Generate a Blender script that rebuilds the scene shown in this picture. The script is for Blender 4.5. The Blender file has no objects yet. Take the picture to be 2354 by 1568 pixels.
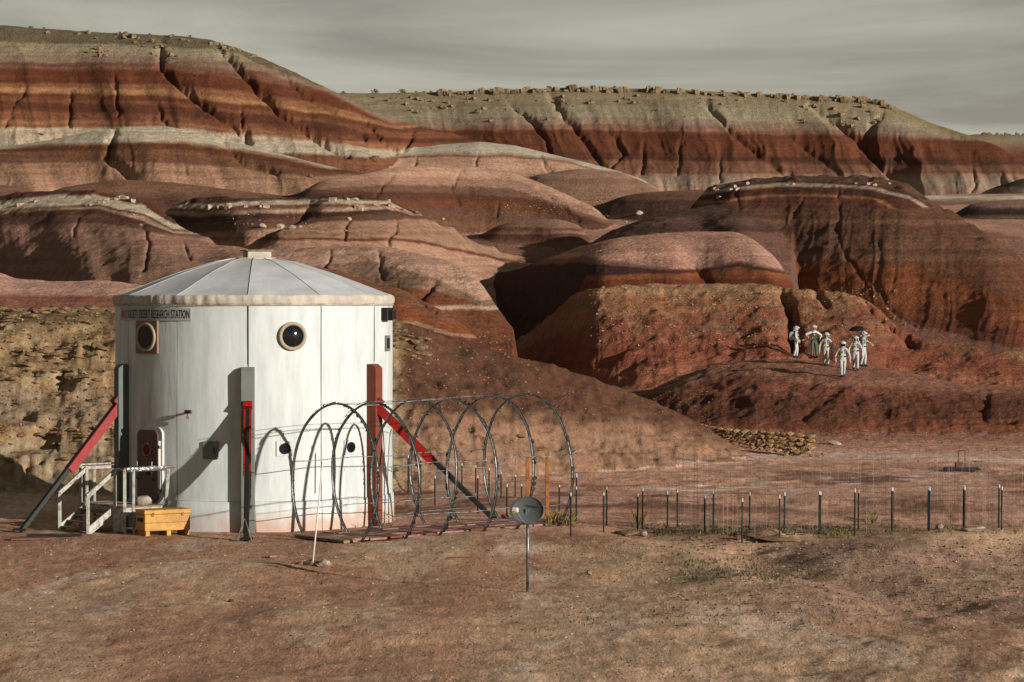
import bpy, bmesh, math, random
import numpy as np
from mathutils import Vector, Matrix, Euler

SC = bpy.context.scene
COL = SC.collection
R = math.radians
PITCH = R(0.834)
CAMZ = 6.55
F = 6320.0            # focal length in the 2354-wide reference units
CX, CY = 1177.0, 784.0
SUN_AZ, SUN_EL = 50.0, 13.0      # sun stands front-right of the viewer

# ---------------------------------------------------------------- camera
cam_d = bpy.data.cameras.new("camera")
cam = bpy.data.objects.new("camera", cam_d)
COL.objects.link(cam)
cam.location = (0, 0, CAMZ)
cam.rotation_euler = (R(90) - PITCH, 0, 0)
cam_d.sensor_width = 36.0
cam_d.lens = 36.0 * F / 2354.0
cam_d.clip_start = 0.5
cam_d.clip_end = 20000
SC.camera = cam

# ---------------------------------------------------------------- sky
world = bpy.data.worlds.new("World")
SC.world = world
world.use_nodes = True
nt = world.node_tree
nt.nodes.clear()
N = nt.nodes.new
out = N("ShaderNodeOutputWorld")
bg = N("ShaderNodeBackground")
bg.inputs["Strength"].default_value = 0.070
sky = N("ShaderNodeTexSky")
sky.sky_type = 'NISHITA'
sky.sun_disc = False
sky.sun_elevation = R(SUN_EL)
sky.sun_rotation = R(180 - SUN_AZ)
tc = N("ShaderNodeTexCoord")
mp = N("ShaderNodeMapping")
mp.inputs["Rotation"].default_value = (0, R(-2.0), 0)
mp.inputs["Scale"].default_value = (2.0, 2.0, 22.0)
nt.links.new(tc.outputs["Generated"], mp.inputs["Vector"])
n1 = N("ShaderNodeTexNoise")
n1.inputs["Scale"].default_value = 1.5
n1.inputs["Detail"].default_value = 6
n1.inputs["Roughness"].default_value = 0.55
n1.inputs["Distortion"].default_value = 0.5
nt.links.new(mp.outputs[0], n1.inputs["Vector"])
cr = N("ShaderNodeValToRGB")
cr.color_ramp.elements[0].position = 0.38
cr.color_ramp.elements[0].color = (2.7, 2.5, 2.15, 1)
cr.color_ramp.elements[1].position = 0.66
cr.color_ramp.elements[1].color = (5.8, 5.7, 4.75, 1)
nt.links.new(n1.outputs["Fac"], cr.inputs["Fac"])
# the veil of cirrus is thicker and paler low down, darker higher up (partly a darkening added to cut fill light)
sx = N("ShaderNodeSeparateXYZ")
nt.links.new(tc.outputs["Generated"], sx.inputs[0])
mr = N("ShaderNodeMapRange")
mr.inputs["From Min"].default_value = 0.06
mr.inputs["From Max"].default_value = 0.125
mr.inputs["To Min"].default_value = 1.04
mr.inputs["To Max"].default_value = 0.70
nt.links.new(sx.outputs["Z"], mr.inputs["Value"])
mr2 = N("ShaderNodeMapRange")  # darkening towards the zenith, added to lower the fill light in shadows
mr2.inputs["From Min"].default_value = 0.12
mr2.inputs["From Max"].default_value = 0.9
mr2.inputs["To Min"].default_value = 1.0
mr2.inputs["To Max"].default_value = 0.36
nt.links.new(sx.outputs["Z"], mr2.inputs["Value"])
mrm = N("ShaderNodeMath"); mrm.operation = 'MULTIPLY'
nt.links.new(mr.outputs[0], mrm.inputs[0]); nt.links.new(mr2.outputs[0], mrm.inputs[1])
mr = mrm
mu = N("ShaderNodeMix"); mu.data_type = 'RGBA'; mu.blend_type = 'MULTIPLY'
mu.inputs["Factor"].default_value = 1.0
nt.links.new(cr.outputs[0], mu.inputs["A"])
nt.links.new(mr.outputs[0], mu.inputs["B"])
mx = N("ShaderNodeMix"); mx.data_type = 'RGBA'
mx.inputs["Factor"].default_value = 0.95
nt.links.new(sky.outputs[0], mx.inputs["A"])
nt.links.new(mu.outputs["Result"], mx.inputs["B"])
nt.links.new(mx.outputs["Result"], bg.inputs["Color"])
nt.links.new(bg.outputs[0], out.inputs["Surface"])

# ---------------------------------------------------------------- sun
sd = Vector((math.sin(R(SUN_AZ)) * math.cos(R(SUN_EL)), -math.cos(R(SUN_AZ)) * math.cos(R(SUN_EL)), math.sin(R(SUN_EL))))
sun_d = bpy.data.lights.new("sun", 'SUN')
sun_d.energy = 5.0
sun_d.angle = R(0.5)
sun_d.color = (1.0, 0.925, 0.84)
sun = bpy.data.objects.new("sun", sun_d)
COL.objects.link(sun)
sun.rotation_euler = sd.to_track_quat('Z', 'Y').to_euler()
sun.location = (60, -40, 40)

SC.view_settings.view_transform = 'Standard'
SC.view_settings.look = 'None'
SC.view_settings.exposure = 0.55
SC.view_settings.gamma = 1.0
SC.view_settings.use_curve_mapping = False
try:
    SC.cycles.max_bounces = 5
    SC.cycles.diffuse_bounces = 3
except Exception:
    pass

# ---------------------------------------------------------------- projection helpers
cp, sp = math.cos(PITCH), math.sin(PITCH)
def world_at(px, py, d, unused=None):
    """point seen at reference pixel (px,py) lying in the plane Y=d"""
    r = (CY - py) / F
    zr = d * (r * cp - sp) / (cp + r * sp)
    dep = d * cp - zr * sp
    return np.array([(px - CX) / F * dep, d + 0 * zr, zr + CAMZ]) if isinstance(px, np.ndarray) else Vector(((px - CX) / F * dep, d, zr + CAMZ))
def z_at(py, d):
    r = (CY - py) / F
    return d * (r * cp - sp) / (cp + r * sp) + CAMZ
def py_of(d, z):
    zr = z - CAMZ
    dep = d * cp - zr * sp
    return CY - F * (d * sp + zr * cp) / dep
def on_ground(px, py, z=0.0):
    lo, hi = 10.0, 400.0
    for _ in range(60):
        m = (lo + hi) / 2
        if z_at(py, m) > z: lo = m
        else: hi = m
    return world_at(px, py, lo)

def lin(c):
    if isinstance(c, str):
        c = tuple(int(c[i:i + 2], 16) for i in (0, 2, 4))
    return tuple(((v / 255.0) / 12.92 if v / 255.0 <= 0.04045 else ((v / 255.0 + 0.055) / 1.055) ** 2.4) for v in c)

# ---------------------------------------------------------------- numpy value noise
def _h(ix, iy, seed):
    n = (ix.astype(np.int64) * 374761393 + iy.astype(np.int64) * 668265263 + seed * 2147483647) & 0xffffffff
    n = ((n ^ (n >> 13)) * 1274126177) & 0xffffffff
    n = (n ^ (n >> 16)) & 0xffffffff
    return n.astype(np.float32) / 4294967295.0
def vnoise(x, y, seed=0):
    x = np.asarray(x, dtype=np.float64); y = np.asarray(y, dtype=np.float64)
    x, y = np.broadcast_arrays(x, y)
    ix = np.floor(x); iy = np.floor(y)
    fx = (x - ix); fy = (y - iy)
    fx = fx * fx * fx * (fx * (fx * 6 - 15) + 10); fy = fy * fy * fy * (fy * (fy * 6 - 15) + 10)
    a = _h(ix, iy, seed); b = _h(ix + 1, iy, seed); c = _h(ix, iy + 1, seed); d = _h(ix + 1, iy + 1, seed)
    return (a + (b - a) * fx) * (1 - fy) + (c + (d - c) * fx) * fy
def fbm(x, y, octs=4, seed=0, gain=0.5):
    s = 0; a = 1; t = 0
    x = np.asarray(x, dtype=np.float64); y = np.asarray(y, dtype=np.float64)
    x, y = 0.816 * x - 0.578 * y, 0.578 * x + 0.816 * y
    for i in range(octs):
        s = s + a * (vnoise(x + 17.3 * i, y + 9.1 * i, seed + i) * 2 - 1); t += a; a *= gain
        x, y = 2.03 * (0.7986 * x - 0.6018 * y), 2.03 * (0.6018 * x + 0.7986 * y)
    return s / t * 1.25
def ridged(x, y, octs=3, seed=0):
    s = 0; a = 1; t = 0
    for i in range(octs):
        s = s + a * (1 - np.abs(vnoise(x * 2 ** i + 7.7 * i, y * 2 ** i + 3.3 * i, seed + i) * 2 - 1)); t += a; a *= 0.5
    return s / t
def sstep(a, b, x):
    t = np.clip((x - a) / (b - a), 0, 1)
    return t * t * (3 - 2 * t)

# ---------------------------------------------------------------- object helpers
def tag(o, label=None, cat=None, group=None, kind=None):
    if label: o["label"] = label
    if cat: o["category"] = cat
    if group: o["group"] = group
    if kind: o["kind"] = kind
    return o
def empty(name, loc=(0, 0, 0), rz=0.0):
    o = bpy.data.objects.new(name, None)
    o.empty_display_size = 0.2
    COL.objects.link(o)
    o.location = loc
    o.rotation_euler = (0, 0, rz)
    return o
def link(name, me, parent=None, loc=None):
    o = bpy.data.objects.new(name, me)
    COL.objects.link(o)
    if parent is not None: o.parent = parent
    if loc is not None: o.location = loc
    return o
def copy_tree(o, parent=None):
    c = o.copy()
    COL.objects.link(c)
    c.parent = parent
    for ch in o.children:
        copy_tree(ch, c)
    return c
# ================================================================ TERRAIN
# every hill is a body with a crest line and a foot line (reference direction px,py and true distance d);
# its face falls from crest to foot, its back falls away behind the crest.
def floor_z(d):
    return np.interp(d, [0, 118, 150, 180, 210, 240, 300, 400, 520, 620, 900], [0, 0, 1.5, 3.8, 6.6, 9.6, 14.8, 20.2, 26.2, 29.5, 36])

HILLS = []
def hill(name, crest, foot, bands, p=1.25, back=0.35, rill=(60, 0.5, 0.0), rough=0.12, gain=1.0, rocky=0.0, terr=0.0):
    HILLS.append(dict(name=name, crest=np.array(crest, float), foot=np.array(foot, float), bands=bands, p=p, back=back,
                      rill=rill, rough=rough, gain=gain, rocky=rocky, terr=terr))
# colours of the beds as they are seen in sunlight
CREAM='b3a184'; TAN='9c8065'; PALE='b9a893'; WHITE='c0b5a4'; RUST='6b3d27'; DRUST='55301f'; BRN='7c5540'; PINKB='97705b'; PINK='a98270'
ORNG='915633'; DBR='4f3428'; UMB='6a4838'; RED='7f4a38'; GREYT='988a72'; OLIVE='8b7d5c'; DPUR='4c3431'

hill('far_mesa', [(1900,420,800),(2100,330,800),(2240,306,800),(2354,308,800),(2900,300,800)],
     [(1900,440,760),(2354,390,760),(2900,390,760)],
     [(0,GREYT),(322,TAN),(335,'8e6654'),(350,'7a5142'),(380,PINKB)], p=1.0)
hill('mesa', [(300,230,640),(600,215,620),(780,213,620),(850,215,620),(1000,211,620),(1200,205,615),(1300,202,612),(1400,201,610),(1500,204,606),(1600,208,602),(1750,215,598),(1900,222,594),(1980,227,592),(2030,236,590),(2060,248,588),(2110,270,584),(2160,290,580),(2230,311,574),(2290,334,566),(2340,364,560),(2400,395,552),(2600,440,550)],
     [(300,400,560),(600,420,560),(1000,400,560),(1300,395,558),(1600,422,552),(1900,425,550),(2030,420,552),(2100,442,540),(2354,444,530),(2600,450,525)],
     [(0,'8a7856'),([(780,226),(1400,212),(1990,236),(2160,296),(2354,380)],'948168'),
      ([(780,262),(1400,240),(1990,262),(2160,300),(2354,385)],'9a8a72'),
      ([(780,285),(1177,268),(1500,270),(1900,284),(2100,292),(2354,390)],'8f7866'),
      ([(1000,292),(1400,286),(1900,300),(2354,330)],'8a614d'),
      ([(1000,300),(1400,298),(1900,310),(2354,330)],'6d3d26'),
      ([(1000,345),(1500,352),(2354,372)],'5b3627'),
      ([(1000,372),(1500,368),(2000,380),(2354,380)],'7c533f'),
      ([(1200,395),(1600,400),(2000,400),(2354,400)],'9b7967'),
      ([(1200,405),(1600,409),(2000,410),(2354,410)],'9d8775'),
      ([(1200,420),(1600,425),(2354,428)],'a27f6d')], p=0.95, rill=(70,2.6,0.55), rough=0.3, back=0.1, terr=0.35)
hill('far_knoll', [(2220,470,505),(2260,440,503),(2300,425,500),(2354,408,498),(2600,400,498)], [(2220,480,480),(2354,445,480),(2600,445,480)],
     [(0,'5e4a42'),(430,'8d7466')], p=1.2)
hill('big_hill', [(-900,80,410),(-300,62,405),(0,58,400),(60,62,400),(150,68,399),(250,75,398),(320,78,397),(370,80,397),(440,84,396),(490,92,395),(540,108,394),(600,132,393),(660,158,392),(700,178,391),(750,202,390),(790,220,389),(840,250,387),(880,264,385),(960,287,382),(1040,307,380),(1100,327,378),(1180,352,376),(1300,400,374)],
     [(-900,345,350),(0,345,350),(250,350,349),(500,360,348),(700,370,348),(820,366,350),(900,354,354),(1000,348,360),(1100,348,365),(1300,420,368)],
     [(0,'6f604a'),([(0,95),(370,105),(540,120),(700,200)],'95836c'),
      ([(0,128),(370,130),(600,150),(760,208)],'8b705d'),
      ([(0,143),(370,146),(600,166),(740,208),(900,280)],'7a5140'),
      ([(0,158),(370,160),(600,185),(740,212),(900,285)],'69381f'),
      ([(0,193),(370,192),(600,215),(750,240),(900,285)],'8d5c3d'),
      ([(0,203),(370,205),(600,232),(750,256),(900,290)],'a5764f'),
      ([(0,214),(370,218),(600,242),(750,262),(900,292)],'6b3c24'),
      ([(0,226),(370,232),(600,254),(750,276),(900,305)],'7e4d33'),
      ([(0,234),(370,240),(600,262),(750,284),(900,318)],'643823'),
      ([(0,256),(370,262),(600,286),(750,305),(900,330)],'7a4a33'),
      ([(0,276),(370,280),(600,300),(750,318),(900,338)],'9d6b48'),
      ([(0,284),(370,284),(600,303),(750,322),(900,342)],'8a5739'),
      ([(0,293),(370,292),(600,312),(750,328),(900,347)],'b09b86'),
      ([(0,334),(370,320),(600,333),(750,345),(900,356)],'b6a692'),
      ([(0,342),(370,342),(600,348),(750,356),(900,362)],'7b4e36')], p=1.05, rill=(85,1.7,0.45), rough=0.25, back=0.1, terr=0.3)
hill('pale_ridge', [(600,420,352),(700,400,350),(850,364,348),(930,348,346),(1000,335,345),(1100,325,344),(1177,333,342),(1250,350,340),(1340,372,338),(1420,393,335),(1480,413,332),(1520,440,330),(1600,480,326)],
     [(600,440,325),(900,395,325),(1177,430,318),(1300,445,316),(1400,470,314),(1480,470,314),(1600,500,312)],
     [(0,'b5a795'),([(850,362),(1000,350),(1177,350),(1300,366),(1480,420)],'a08b7b'),([(850,366),(1000,355),(1177,356),(1300,370),(1480,422)],'8c5f48'),
      ([(850,372),(1000,360),(1177,361),(1300,373),(1480,424)],'b48e78'),([(850,400),(1177,392),(1480,430)],'a37e69')], p=1.3, rill=(60,0.5,0.4))
hill('foothill', [(-900,350,330),(0,337,330),(60,330,330),(120,320,329),(200,305,328),(240,298,328),(280,292,328),(380,291,328),(440,300,327),(520,320,326),(600,342,325),(700,368,322),(780,387,320),(850,402,318),(950,435,316)],
     [(-900,430,305),(0,428,305),(140,432,304),(240,415,310),(300,420,303),(500,425,300),(600,435,300),(700,440,298),(730,450,298),(950,470,298)],
     [(0,'b4a592'),([(0,340),(100,330),(250,327),(300,326),(420,327),(520,338),(640,358),(760,388)],'97745a'),
      ([(0,344),(100,335),(250,332),(300,330),(420,332),(520,344),(640,364),(760,392)],'6e4228'),
      ([(0,352),(100,345),(250,345),(300,344),(420,345),(520,358),(640,376),(760,400)],'7d563f'),
      ([(0,375),(300,372),(500,382),(700,405)],'a07a62'),([(0,410),(300,395),(500,410),(700,425)],'a9836b')], p=1.3, rill=(90,1.1,0.3), rough=0.15)
hill('lower_foothill', [(-900,430,285),(0,426,285),(60,432,284),(100,447,284),(150,429,283),(270,412,283),(400,420,282),(500,432,281),(600,445,280),(690,456,279),(760,490,278)],
     [(-900,470,262),(0,470,262),(300,470,262),(690,480,262),(760,510,262)],
     [(0,'8b654f'),(440,'7d5b49'),(455,'6c4b3c')], p=1.5, rill=(80,0.3,0))
hill('valley_knoll', [(1180,430,330),(1237,402,328),(1330,387,326),(1430,396,324),(1497,426,322),(1560,470,320)], [(1180,460,308),(1330,450,306),(1497,455,306),(1560,490,306)],
     [(0,'a37e6a'),(410,'92705d')], p=1.5, rill=(60,0.2,0))
hill('dark_knoll', [(1330,510,308),(1375,480,308),(1400,462,306),(1440,449,304),(1500,441,302),(1600,437,300),(1700,440,300),(1760,480,300)],
     [(1330,520,296),(1400,500,290),(1500,492,282),(1760,500,280)],
     [(0,'84614f'),(460,'644638')], p=1.5, rill=(60,0.2,0))
hill('dome', [(560,500,275),(640,470,274),(690,448,273),(715,428,272),(745,414,272),(800,406,271),(900,387,270),(1000,378,270),(1080,383,269),(1177,397,268),(1240,419,266),(1300,446,264),(1370,479,262),(1395,507,260),(1450,560,258)],
     [(560,510,252),(700,470,252),(900,478,250),(1000,530,248),(1177,540,247),(1300,560,247),(1395,570,247),(1450,600,246)],
     [(0,'b38d78'),([(700,425),(900,405),(1177,410),(1400,500)],'9f7a68'),([(700,438),(900,425),(1177,432),(1400,510)],'785444'),
      ([(700,446),(900,442),(1177,450),(1250,462),(1400,520)],'5d3b2d'),([(700,456),(900,456),(1177,464),(1400,530)],'6b412b'),
      ([(700,470),(900,476),(1177,482),(1400,520)],'694a3a'),([(700,500),(900,510),(1177,510),(1400,530)],'74523f')], p=1.55, rill=(70,0.5,0.3), rough=0.15)
hill('small_dome', [(1040,590,243),(1100,549,242),(1140,521,241),(1180,508,240),(1280,503,239),(1335,519,238),(1358,560,236),(1400,620,234)],
     [(1040,610,228),(1177,605,224),(1350,610,222),(1400,650,222)],
     [(0,'a07c69'),(522,'7a5643'),(532,'9b7160'),(538,'6d4836'),(552,'7c5846'),(575,'8b6653')], p=1.5, rill=(70,0.25,0.0))
hill('shoulder', [(1300,610,236),(1347,567,236),(1400,532,236),(1477,506,236),(1560,484,236),(1640,474,238),(1720,480,238),(1820,520,236)],
     [(1300,620,226),(1347,580,220),(1500,556,212),(1700,552,208),(1820,600,208)],
     [(0,'60463b'),(500,'6b4e42'),(520,'5f4137'),(535,'77564a')], p=1.2, rill=(80,0.5,0.0), rough=0.25)
hill('right_knoll', [(2150,540,332),(2170,520,331),(2192,494,330),(2227,471,329),(2277,462,328),(2354,459,328),(2600,455,328)], [(2150,545,316),(2250,512,314),(2354,512,314),(2600,512,314)],
     [(0,'8d6e60'),(476,'5a4038'),(482,'3f2c28'),(495,'6d5045')], p=1.4)  # blackish streak: shade of the underside put into the band colours
hill('right_ridge', [(2130,520,292),(2180,500,292),(2212,506,291),(2280,518,289),(2354,534,286),(2600,565,280)], [(2130,560,270),(2354,600,262),(2600,620,260)],
     [(0,'a87f6d'),([(2130,510),(2354,545),(2600,580)],'8e6655')], p=1.4)
hill('pale_flat', [(1950,470,430),(2100,452,428),(2200,447,426),(2354,445,426),(2700,445,426)], [(1950,480,400),(2100,472,400),(2354,476,400),(2700,476,400)],
     [(0,'a78876'),(449,'c0ad9e'),(458,'a08070'),(464,'8f6c5c')], p=1.1)
hill('great_dome', [(1540,540,248),(1590,474,246),(1617,442,244),(1647,426,243),(1702,415,242),(1802,405,240),(1877,404,239),(2002,409,236),(2077,421,233),(2102,436,232),(2137,461,230),(2177,486,227),(2227,516,223),(2277,541,219),(2354,596,212),(2500,700,205),(2700,800,200)],
     [(1540,560,240),(1600,545,232),(1700,560,214),(1800,650,206),(1900,690,196),(2000,740,188),(2100,800,180),(2354,860,164),(2500,880,160),(2700,890,160)],
     [(0,'694a3d'),([(1600,440),(1650,430),(1780,417),(1877,416),(2002,422),(2090,442),(2177,500)],'50342a'),
      ([(1600,444),(1650,434),(1780,421),(1877,420),(2002,427),(2090,449),(2177,505)],'a8917f'),
      ([(1600,452),(1650,442),(1780,430),(1877,428),(2002,434),(2090,458),(2177,515)],'5d3626'),
      ([(1650,462),(1780,447),(1877,446),(2002,450),(2177,530)],'9a6b4b'),
      ([(1650,468),(1780,453),(1877,452),(2002,457),(2177,534)],'683f2e'),
      (478,'6d4b39'),(505,'7a5743'),(515,'694838'),(540,'76523e'),(572,'684738'),(585,'7d5843'),(600,'734a34'),
      ([(1800,598),(2100,612),(2354,700)],'7f4b2b'),([(1800,640),(2100,640),(2354,720)],'885232'),([(1800,690),(2354,760)],'7c4a33')],
     p=1.35, rill=(75,0.7,-0.25), rough=0.22, terr=0.12)
hill('left_ledge_hill', [(-900,520,210),(-300,500,209),(0,457,208),(40,444,207),(130,437,206),(230,442,205),(300,457,204),(340,475,203),(380,498,201),(430,530,198),(490,562,195),(560,577,192),(640,592,190),(760,640,188)],
     [(-900,600,196),(0,632,192),(60,640,186),(120,650,176),(200,652,168),(280,655,163),(400,655,162),(500,650,162),(640,640,164),(760,660,168)],
     [(0,'5f3a2b'),([(0,462),(130,447),(230,450),(330,472),(400,516)],'b9a792'),([(0,482),(100,474),(230,470),(330,492),(400,528)],'6f4331'),
      ([(0,486),(100,478),(230,475),(330,498),(400,532)],'a78c78'),([(0,490),(100,483),(230,480),(330,508),(400,538)],'5f3c2d'),
      ([(0,505),(230,492),(400,540)],'6f4c3d'),([(0,520),(230,510),(400,545)],'977262'),([(0,560),(230,560),(500,590)],'8f6e5c')],
     p=1.3, rill=(80,0.5,0.2), rough=0.2, terr=0.25)
hill('middle_ledge_hill', [(330,540,232),(365,500,231),(400,470,230),(460,458,229),(560,455,228),(700,456,226),(740,452,225),(890,458,222),(950,488,220),(1020,521,217),(1100,560,213),(1177,590,210),(1225,608,208),(1300,650,205),(1360,690,203)],
     [(330,570,224),(430,565,216),(500,575,206),(640,580,200),(740,580,198),(900,592,195),(1050,628,192),(1177,645,190),(1300,690,190),(1360,700,190)],
     [(0,'57382b'),([(380,472),(560,462),(740,458),(890,462),(950,490)],'b3a28e'),([(380,480),(560,474),(740,468),(890,470),(950,492)],'7d5140'),
      ([(380,486),(560,484),(740,476),(890,476),(950,494)],'a98e7b'),([(380,494),(560,494),(740,484),(890,482),(950,496)],'543528'),
      ([(380,512),(600,505),(740,498),(890,488),(950,500)],'68493a'),([(380,540),(600,530),(740,510),(950,505)],'9c7862'),
      ([(600,548),(740,546),(950,549),(1177,600)],'6b3f2e'),([(600,553),(740,552),(950,556),(1177,606)],'a8826d')],
     p=1.25, rill=(85,0.6,0.2), rough=0.2, terr=0.25)
hill('smooth_mound', [(260,660,186),(400,610,184),(560,588,182),(640,577,180),(750,566,178),(850,562,176),(950,580,173),(1030,600,170),(1080,622,167),(1105,648,164),(1140,700,160),(1180,760,158)],
     [(260,700,160),(600,690,158),(850,695,155),(940,700,153),(1000,712,154),(1060,735,156),(1120,750,156),(1180,780,156)],
     [(0,'b38e7a'),([(600,620),(850,600),(1000,640),(1100,690)],'8c6d5d'),([(600,660),(850,655),(1000,668),(1100,700)],'7b4a32'),
      (703,'a98d7b'),(712,'70452f')], p=1.7, rill=(60,0.35,0), rough=0.18)
hill('pink_cap', [(1020,715,238),(1060,682,236),(1100,652,234),(1140,636,231),(1180,622,228),(1230,606,220),(1300,578,207),(1350,563,198),(1420,547,196),(1500,538,196),(1600,533,196),(1690,534,196),(1735,553,194),(1790,600,190),(1812,640,187),(1840,690,185)],
     [(1020,770,224),(1100,790,216),(1180,780,208),(1250,740,199),(1300,700,189),(1350,675,177),(1500,668,174),(1700,662,173),(1780,665,173),(1840,700,174)],
     [(0,'b08574'),([(1100,600),(1340,592),(1500,612),(1590,618),(1700,603),(1800,620)],'8d6455'),
      ([(1100,612),(1340,605),(1500,618),(1590,622),(1700,608),(1800,625)],'4f3430'),  # dark bed; spread down the left flank as painted shade of the hollow
      ([(1100,800),(1290,800),(1345,634),(1500,628),(1590,628),(1700,616),(1800,630)],'8c532f'),
      ([(1100,800),(1290,800),(1340,644),(1500,640),(1700,640)],'753f25')], p=1.45, rill=(80,0.4,0), rough=0.12)
hill('tan_scree_hill', [(1120,840,200),(1160,800,197),(1200,775,193),(1240,747,187),(1290,702,177),(1330,668,169),(1400,659,166),(1500,656,165),(1650,653,165),(1750,656,165),(1830,662,164),(1870,668,163),(1950,674,162),(2000,692,161),(2040,730,160),(2090,772,158),(2200,800,156),(2354,815,155),(2900,830,155)],
     [(1120,850,190),(1200,852,181),(1300,890,160),(1450,905,146),(1600,885,146),(1800,878,146),(2000,882,145),(2354,900,145),(2900,905,145)],
     [(0,'9c775a'),([(1200,760),(1340,662),(1800,660),(2000,690),(2354,820)],'a17a5a'),([(1340,680),(1800,676),(2000,694),(2354,825)],'98694c'),([(1200,800),(1400,730),(1600,720),(1800,700),(2000,705),(2354,830)],'8c5841'),
      ([(1200,820),(1400,780),(1800,760),(2354,840)],'8f5640'),([(1200,860),(1500,840),(1800,820),(2354,870)],'9a644c')], p=0.92, rill=(70,0.6,0), rough=0.28, rocky=1)
hill('pink_flat', [(-900,600,152),(-100,612,151),(0,626,150),(30,640,150),(130,648,150),(240,643,150),(330,656,150),(450,682,149),(600,722,148)],
     [(-900,720,132),(0,716,132),(300,720,132),(600,745,132)], [(0,'b98f80'),(680,'93604f')], p=1.4, rill=(90,0.15,0))
hill('orange_cone', [(500,670,152),(600,645,151),(700,612,150),(780,622,149),(850,648,147),(880,656,146),(925,664,145),(985,697,143),(1020,717,141),(1060,743,140),(1100,780,139),(1140,815,138),(1200,850,136)],
     [(500,720,132),(850,745,130),(905,750,130),(960,785,130),(1060,810,130),(1200,860,130)],
     [(0,'84583f'),([(880,668),(1000,740)],'8d5130'),([(880,735),(960,738),(1040,768)],'a98368'),([(880,742),(960,748),(1040,776)],'6c4030')], p=1.3, rill=(70,0.2,0))
hill('walkers_mound', [(1330,1000,138),(1400,955,140),(1480,908,142),(1500,895,142),(1560,868,143),(1640,842,144),(1700,830,144),(1760,825,144),(1850,828,143),(1950,838,142),(2050,850,142),(2120,862,141),(2180,878,140),(2300,890,139),(2354,893,139),(2900,900,139)],
     [(1330,1020,133),(1450,1000,131),(1560,1000,129),(1700,1005,127),(1900,1014,125),(2100,1014,125),(2354,1008,126),(2900,1008,126)],
     [(0,'8f6452'),([(1500,905),(1700,860),(1900,890),(2354,905)],'7d4e3c'),([(1500,925),(1700,905),(1900,915),(2354,915)],'6c4432'),
      ([(1500,960),(1900,975),(2354,960)],'7f4c35'),([(1500,975),(1900,988),(2354,975)],'8f5a42')], p=1.75, rill=(60,0.35,0.0), rough=0.2)
hill('near_bank', [(-900,700,112),(0,708,112),(267,706,113),(450,704,114),(700,706,115),(860,722,116),(905,736,116),(960,750,116),(1060,792,116),(1177,818,116),(1290,845,116),(1400,884,116),(1480,915,117),(1560,950,117),(1630,986,117),(1680,1020,117),(1750,1060,117),(1900,1120,117)],
     [(-900,1150,92),(0,1150,92),(500,1150,92),(900,1120,94),(1000,1100,97),(1200,1085,101),(1400,1070,106),(1600,1060,109),(1700,1062,111),(1900,1120,112)],
     [(0,'8f7853'),([(0,716),(500,716),(905,760),(940,740),(1500,915)],'6f5c42'),([(0,742),(500,742),(905,780),(940,741),(1500,917)],'99805f'),([(0,880),(500,880),(905,900),(940,742),(1500,920)],'988069'),([(0,985),(500,985),(905,950),(940,744),(1500,925)],'8f7353'),
      ([(0,1010),(905,990),(960,850),(1500,950)],'97836a')], p=1.05, rill=(70,0.5,0.0), rough=0.3, rocky=1)

def push(name, xs, ds):
    for H in HILLS:
        if H['name'] == name:
            for k in ('crest', 'foot'): H[k][:, 2] += np.interp(H[k][:, 0], xs, ds)
push('middle_ledge_hill', [800, 950, 1177, 1360], [0, 12, 46, 50])
push('small_dome', [1000, 1400], [36, 34])
push('tan_scree_hill', [1340, 1450, 2000, 2354], [0, 5, 5, 2])
push('pink_cap', [1340, 1450, 1850], [2, 7, 7])
push('great_dome', [1500, 2354], [6, 4])
push('dome', [745, 1100], [0, 38])
push('dark_knoll', [1300, 1700], [28, 24])
push('valley_knoll', [1200, 1500], [34, 34])
push('pale_ridge', [700, 1000], [10, 42])
push('big_hill', [850, 1050], [0, 42])
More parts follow.
